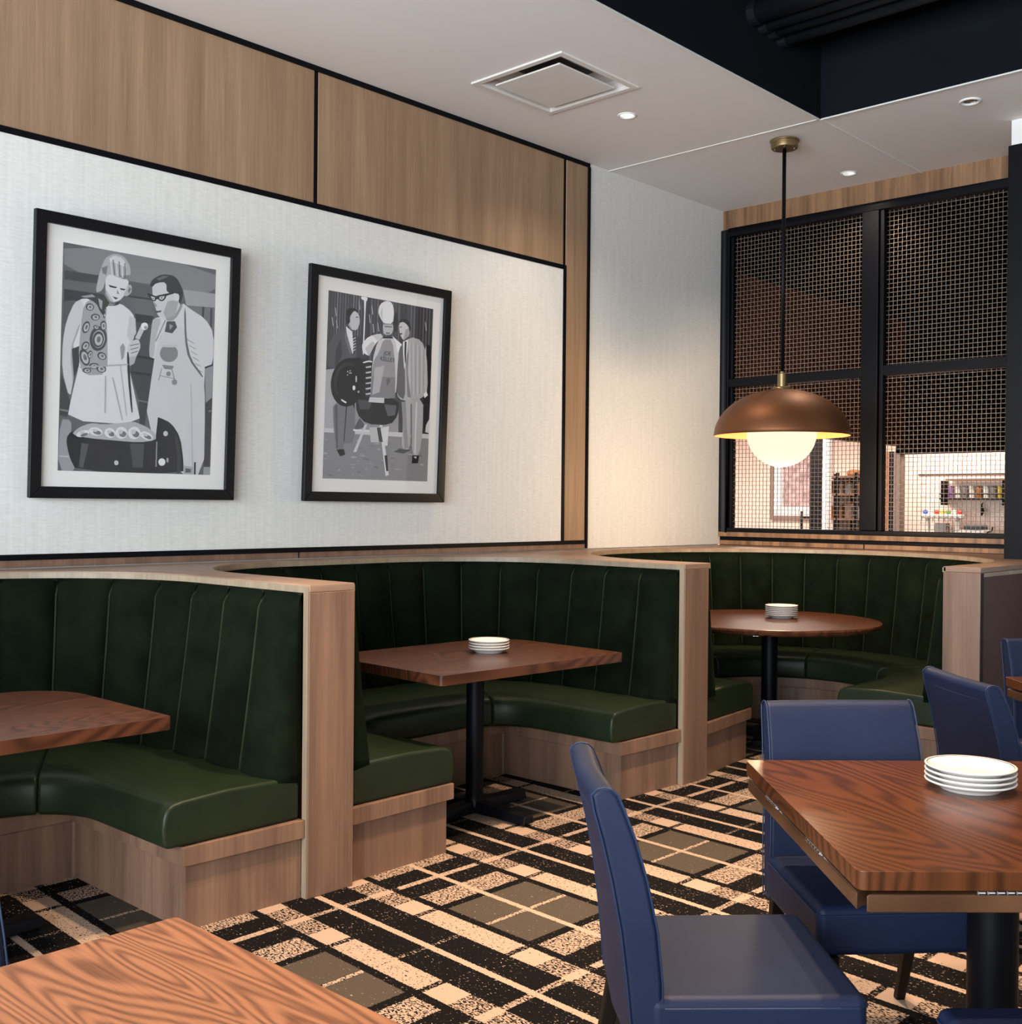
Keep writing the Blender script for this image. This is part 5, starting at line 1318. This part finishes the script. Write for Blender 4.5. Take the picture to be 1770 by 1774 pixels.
link('shade', fixn(MB().lathe([(0.02, ZR+HD)]+outer+[(RD-.003, ZR-.002)], 96).done()), 'bronze', p, smooth=True)
link('shade_lining', fixn(MB().lathe([(0.02, ZR+HD-.006)]+inner[:-1]+[(RD-.0035, ZR-.001)], 96).done()), 'copper_inner', p, smooth=True)
GR = .221; GZ = 1.938
link('globe', fixn(MB().lathe([(GR*math.sin(PI*i/28), GZ-GR*math.cos(PI*i/28)) for i in range(29)], 56).done()), 'globe_glass', p, smooth=True)
pl = bpy.data.lights.new('pendant_glow', 'POINT'); pl.energy = 24; pl.color = (1, .70, .42); pl.shadow_soft_size = .1
po = bpy.data.objects.new('pendant_glow', pl); po.location = (PX, PY, 1.60); COL.objects.link(po)

# ================================================================== KITCHEN SEEN THROUGH THE MESH
def simple(name, me, mat, label, cat, loc, group=None, **kw):
    return tag(link(name, me, mat, None, loc, **kw), label, cat, group)
# framed print on the pink wall
t = thing('framed_print', 'pale framed print on the pink wall behind the wire mesh', 'picture', (-6.80, 12.41, 1.31))
link('frame', MB().box(-.40, .40, -.03, 0, 0, .05).box(-.40, -.36, -.03, 0, .05, 1.0).box(.36, .40, -.03, 0, .05, 1.0).box(-.40, .40, -.03, 0, 1.0, 1.05).done(), 'taupe', t)
link('mat_board', box(-.36, .36, -.012, 0, .05, 1.0), 'mat_board', t)
link('print', box(-.24, .24, -.016, -.012, .16, .90), 'print_grey', t)
# door pull on the dark post
t = thing('door_pull', 'black upright door handle beside the dark post behind the mesh', 'handle', (-6.22, 11.38, 1.25))
link('grip', MB().tube([(0, 0, -.15), (0, 0, .17)], .016, 10).done(), 'reveal_black', t, smooth=True)
link('bracket', MB().tube([(0, 0, .10), (.05, .05, .10), (.085, .05, .10)], .009, 8).done(), 'reveal_black', t); link('bracket', MB().tube([(0, 0, -.08), (.05, .05, -.08), (.085, .05, -.08)], .009, 8).done(), 'reveal_black', t)
# shelving with crates
t = thing('storage_rack', 'brown wooden storage rack behind the left mesh panels', 'shelf', (-6.09, 12.15, 0))
for z in (.90, 1.32, 1.60, 1.80): link('shelf_board', box(-.24, .24, -.2, .2, z, z+.025), 'shelf_wood', t)
for x in (-.24, -.02, .21): link('upright', box(x, x+.03, -.2, -.17, 0, 1.86), 'reveal_black', t); link('upright', box(x, x+.03, .17, .2, 0, 1.86), 'reveal_black', t)
link('back_board', box(-.24, .24, .19, .2, .5, 1.80), 'shelf_wood', t)
random.seed(11)
rk = ['left end', 'second place', 'third place', 'right end']
for j, z in enumerate((1.345, 1.625)):
    for i in range(4):
        hh = random.uniform(.10, .15)
        b = thing('storage_tin', 'brown tin on the %s rack shelf behind the mesh, at the %s' % (('lower', 'upper')[j], rk[i]), 'tin', (-6.265+i*.115, 12.14, z), 0, 'tins on the storage rack')
        link('body', MB().lathe([(0, 0), (.050, 0), (.050, hh), (.046, hh+.006), (0, hh+.006)], 20).done(), ('glaze_amber', 'shelf_wood', 'taupe', 'glaze_grey')[(i+j) % 4], b)
        link('lid', MB().lathe([(0, hh+.006), (.048, hh+.006), (.048, hh+.02), (0, hh+.02)], 20).done(), 'glaze_black' if i % 2 else 'orange_wood', b)
t = thing('bread_loaf', 'orange-brown loaf on top of the storage rack', 'bread', (-5.98, 12.14, 1.826))
link('crust', fixn(MB().lathe([(0, 0), (.07, 0), (.085, .03), (.07, .06), (.03, .075), (0, .077)], 20).done()), 'orange_wood', t, smooth=True)
link('score', MB().tube([(-.04, 0, .074), (0, 0, .079), (.04, 0, .074)], .006, 6).done(), 'glaze_white', t)
# counter and glass shelf at the right
t = thing('kitchen_counter', 'long counter below the tiled wall behind the right mesh panels', 'counter', (-4.25, 12.05, 0))
link('body', box(-.85, .85, -.25, .34, 0, 1.15), 'taupe', t); link('worktop', box(-.88, .88, -.28, .34, 1.15, 1.185), 'reveal_black', t, bevel=.004)
t = thing('wall_shelf', 'black wall shelf holding glasses behind the right mesh panels', 'shelf', (-4.45, 12.30, 1.56))
link('board', box(-.56, .75, -.11, .09, 0, .018), 'reveal_black', t); link('front_rail', MB().tube([(-.56, -.11, .06), (.75, -.11, .06)], .006, 8).done(), 'reveal_black', t)
link('top_board', box(-.50, .75, -.11, .09, .205, .225), 'shelf_wood', t)
for x in (-.55, .1, .74): link('bracket', box(x, x+.012, -.11, .09, -.06, .205), 'reveal_black', t)
mats = ['glaze_purple', 'glaze_white', 'glaze_grey', 'glaze_white', 'glaze_amber', 'glaze_white', 'glaze_grey', 'glaze_yellow', 'glaze_white', 'glaze_green', 'glaze_amber', 'glaze_yellow']
gm = fixn(MB().lathe([(0, 0), (.024, 0), (.026, .005), (.030, .10), (.030, .13), (.027, .13), (.024, .02), (0, .015)], 16).done())
num = ['first', 'second', 'third', 'fourth', 'fifth', 'sixth', 'seventh', 'eighth', 'ninth', 'tenth', 'eleventh', 'twelfth']
for i in range(12):
    me = gm.copy(); me.materials.append(MATS[mats[i]])
    g = thing('drinking_glass', 'small glass on the black wall shelf, %s from the left' % num[i], 'glass', (-4.92+i*.075, 12.28, 1.5785), 0, 'glasses on the wall shelf')
    link('bowl', me, None, g, smooth=True); link('foot_ring', MB().lathe([(.020, 0), (.027, 0), (.027, .006), (.020, .006)], 16, close=True).done(), mats[i], g)
# row of coloured tap knobs on a white beer tower
t = thing('drink_tower', 'white drink dispenser with a row of coloured knobs on the counter', 'dispenser', (-4.98, 12.20, 1.185))
link('body', MB().box(-.22, .22, -.06, .06, .17, .215).done(), 'glaze_white', t, bevel=.01)
for x in (-.16, .16): link('leg', MB().tube([(x, 0, 0), (x, 0, .17)], .022, 12).done(), 'glaze_white', t)
link('bin', box(-.07, .06, -.05, .05, 0, .12), 'glaze_grey', t, bevel=.006)
for i, c in enumerate(('blue', 'white', 'red', 'yellow', 'green', 'white', 'red')):
    kb = link('knob', fixn(MB().lathe([(0, .05), (.022, .04), (.028, .018), (.016, 0), (0, 0)], 16).done()), 'glaze_'+c, t, (-.19+i*.063, 0, .215), smooth=True)
    link('spout', MB().tube([(-.19+i*.063, -.06, .19), (-.19+i*.063, -.10, .185), (-.19+i*.063, -.105, .14)], .008, 8).done(), 'chrome', t)
t = thing('coffee_machine', 'low white appliance with a black top at the right end of the counter', 'appliance', (-4.57, 12.05, 1.185))
link('body', box(-.14, .12, -.09, .09, 0, .055), 'glaze_white', t, bevel=.012); link('top', box(-.09, .10, -.08, .08, .055, .105), 'glaze_black', t, bevel=.006)
link('handle', MB().tube([(.12, 0, .03), (.17, 0, .045), (.18, 0, .09)], .008, 8).done(), 'glaze_black', t)
t = thing('wall_hook', 'black hook with a utensil hanging under the wall shelf', 'hook', (-4.62, 12.385, 1.50))
link('hook', MB().tube([(0, .02, .03), (0, 0, .03), (0, -.03, 0), (0, -.02, -.02)], .007, 8).done(), 'glaze_black', t)
link('utensil', MB().tube([(0, -.03, -.01), (.01, -.03, -.06), (0, -.03, -.11)], [.012, .02, .008], 8).done(), 'glaze_black', t)
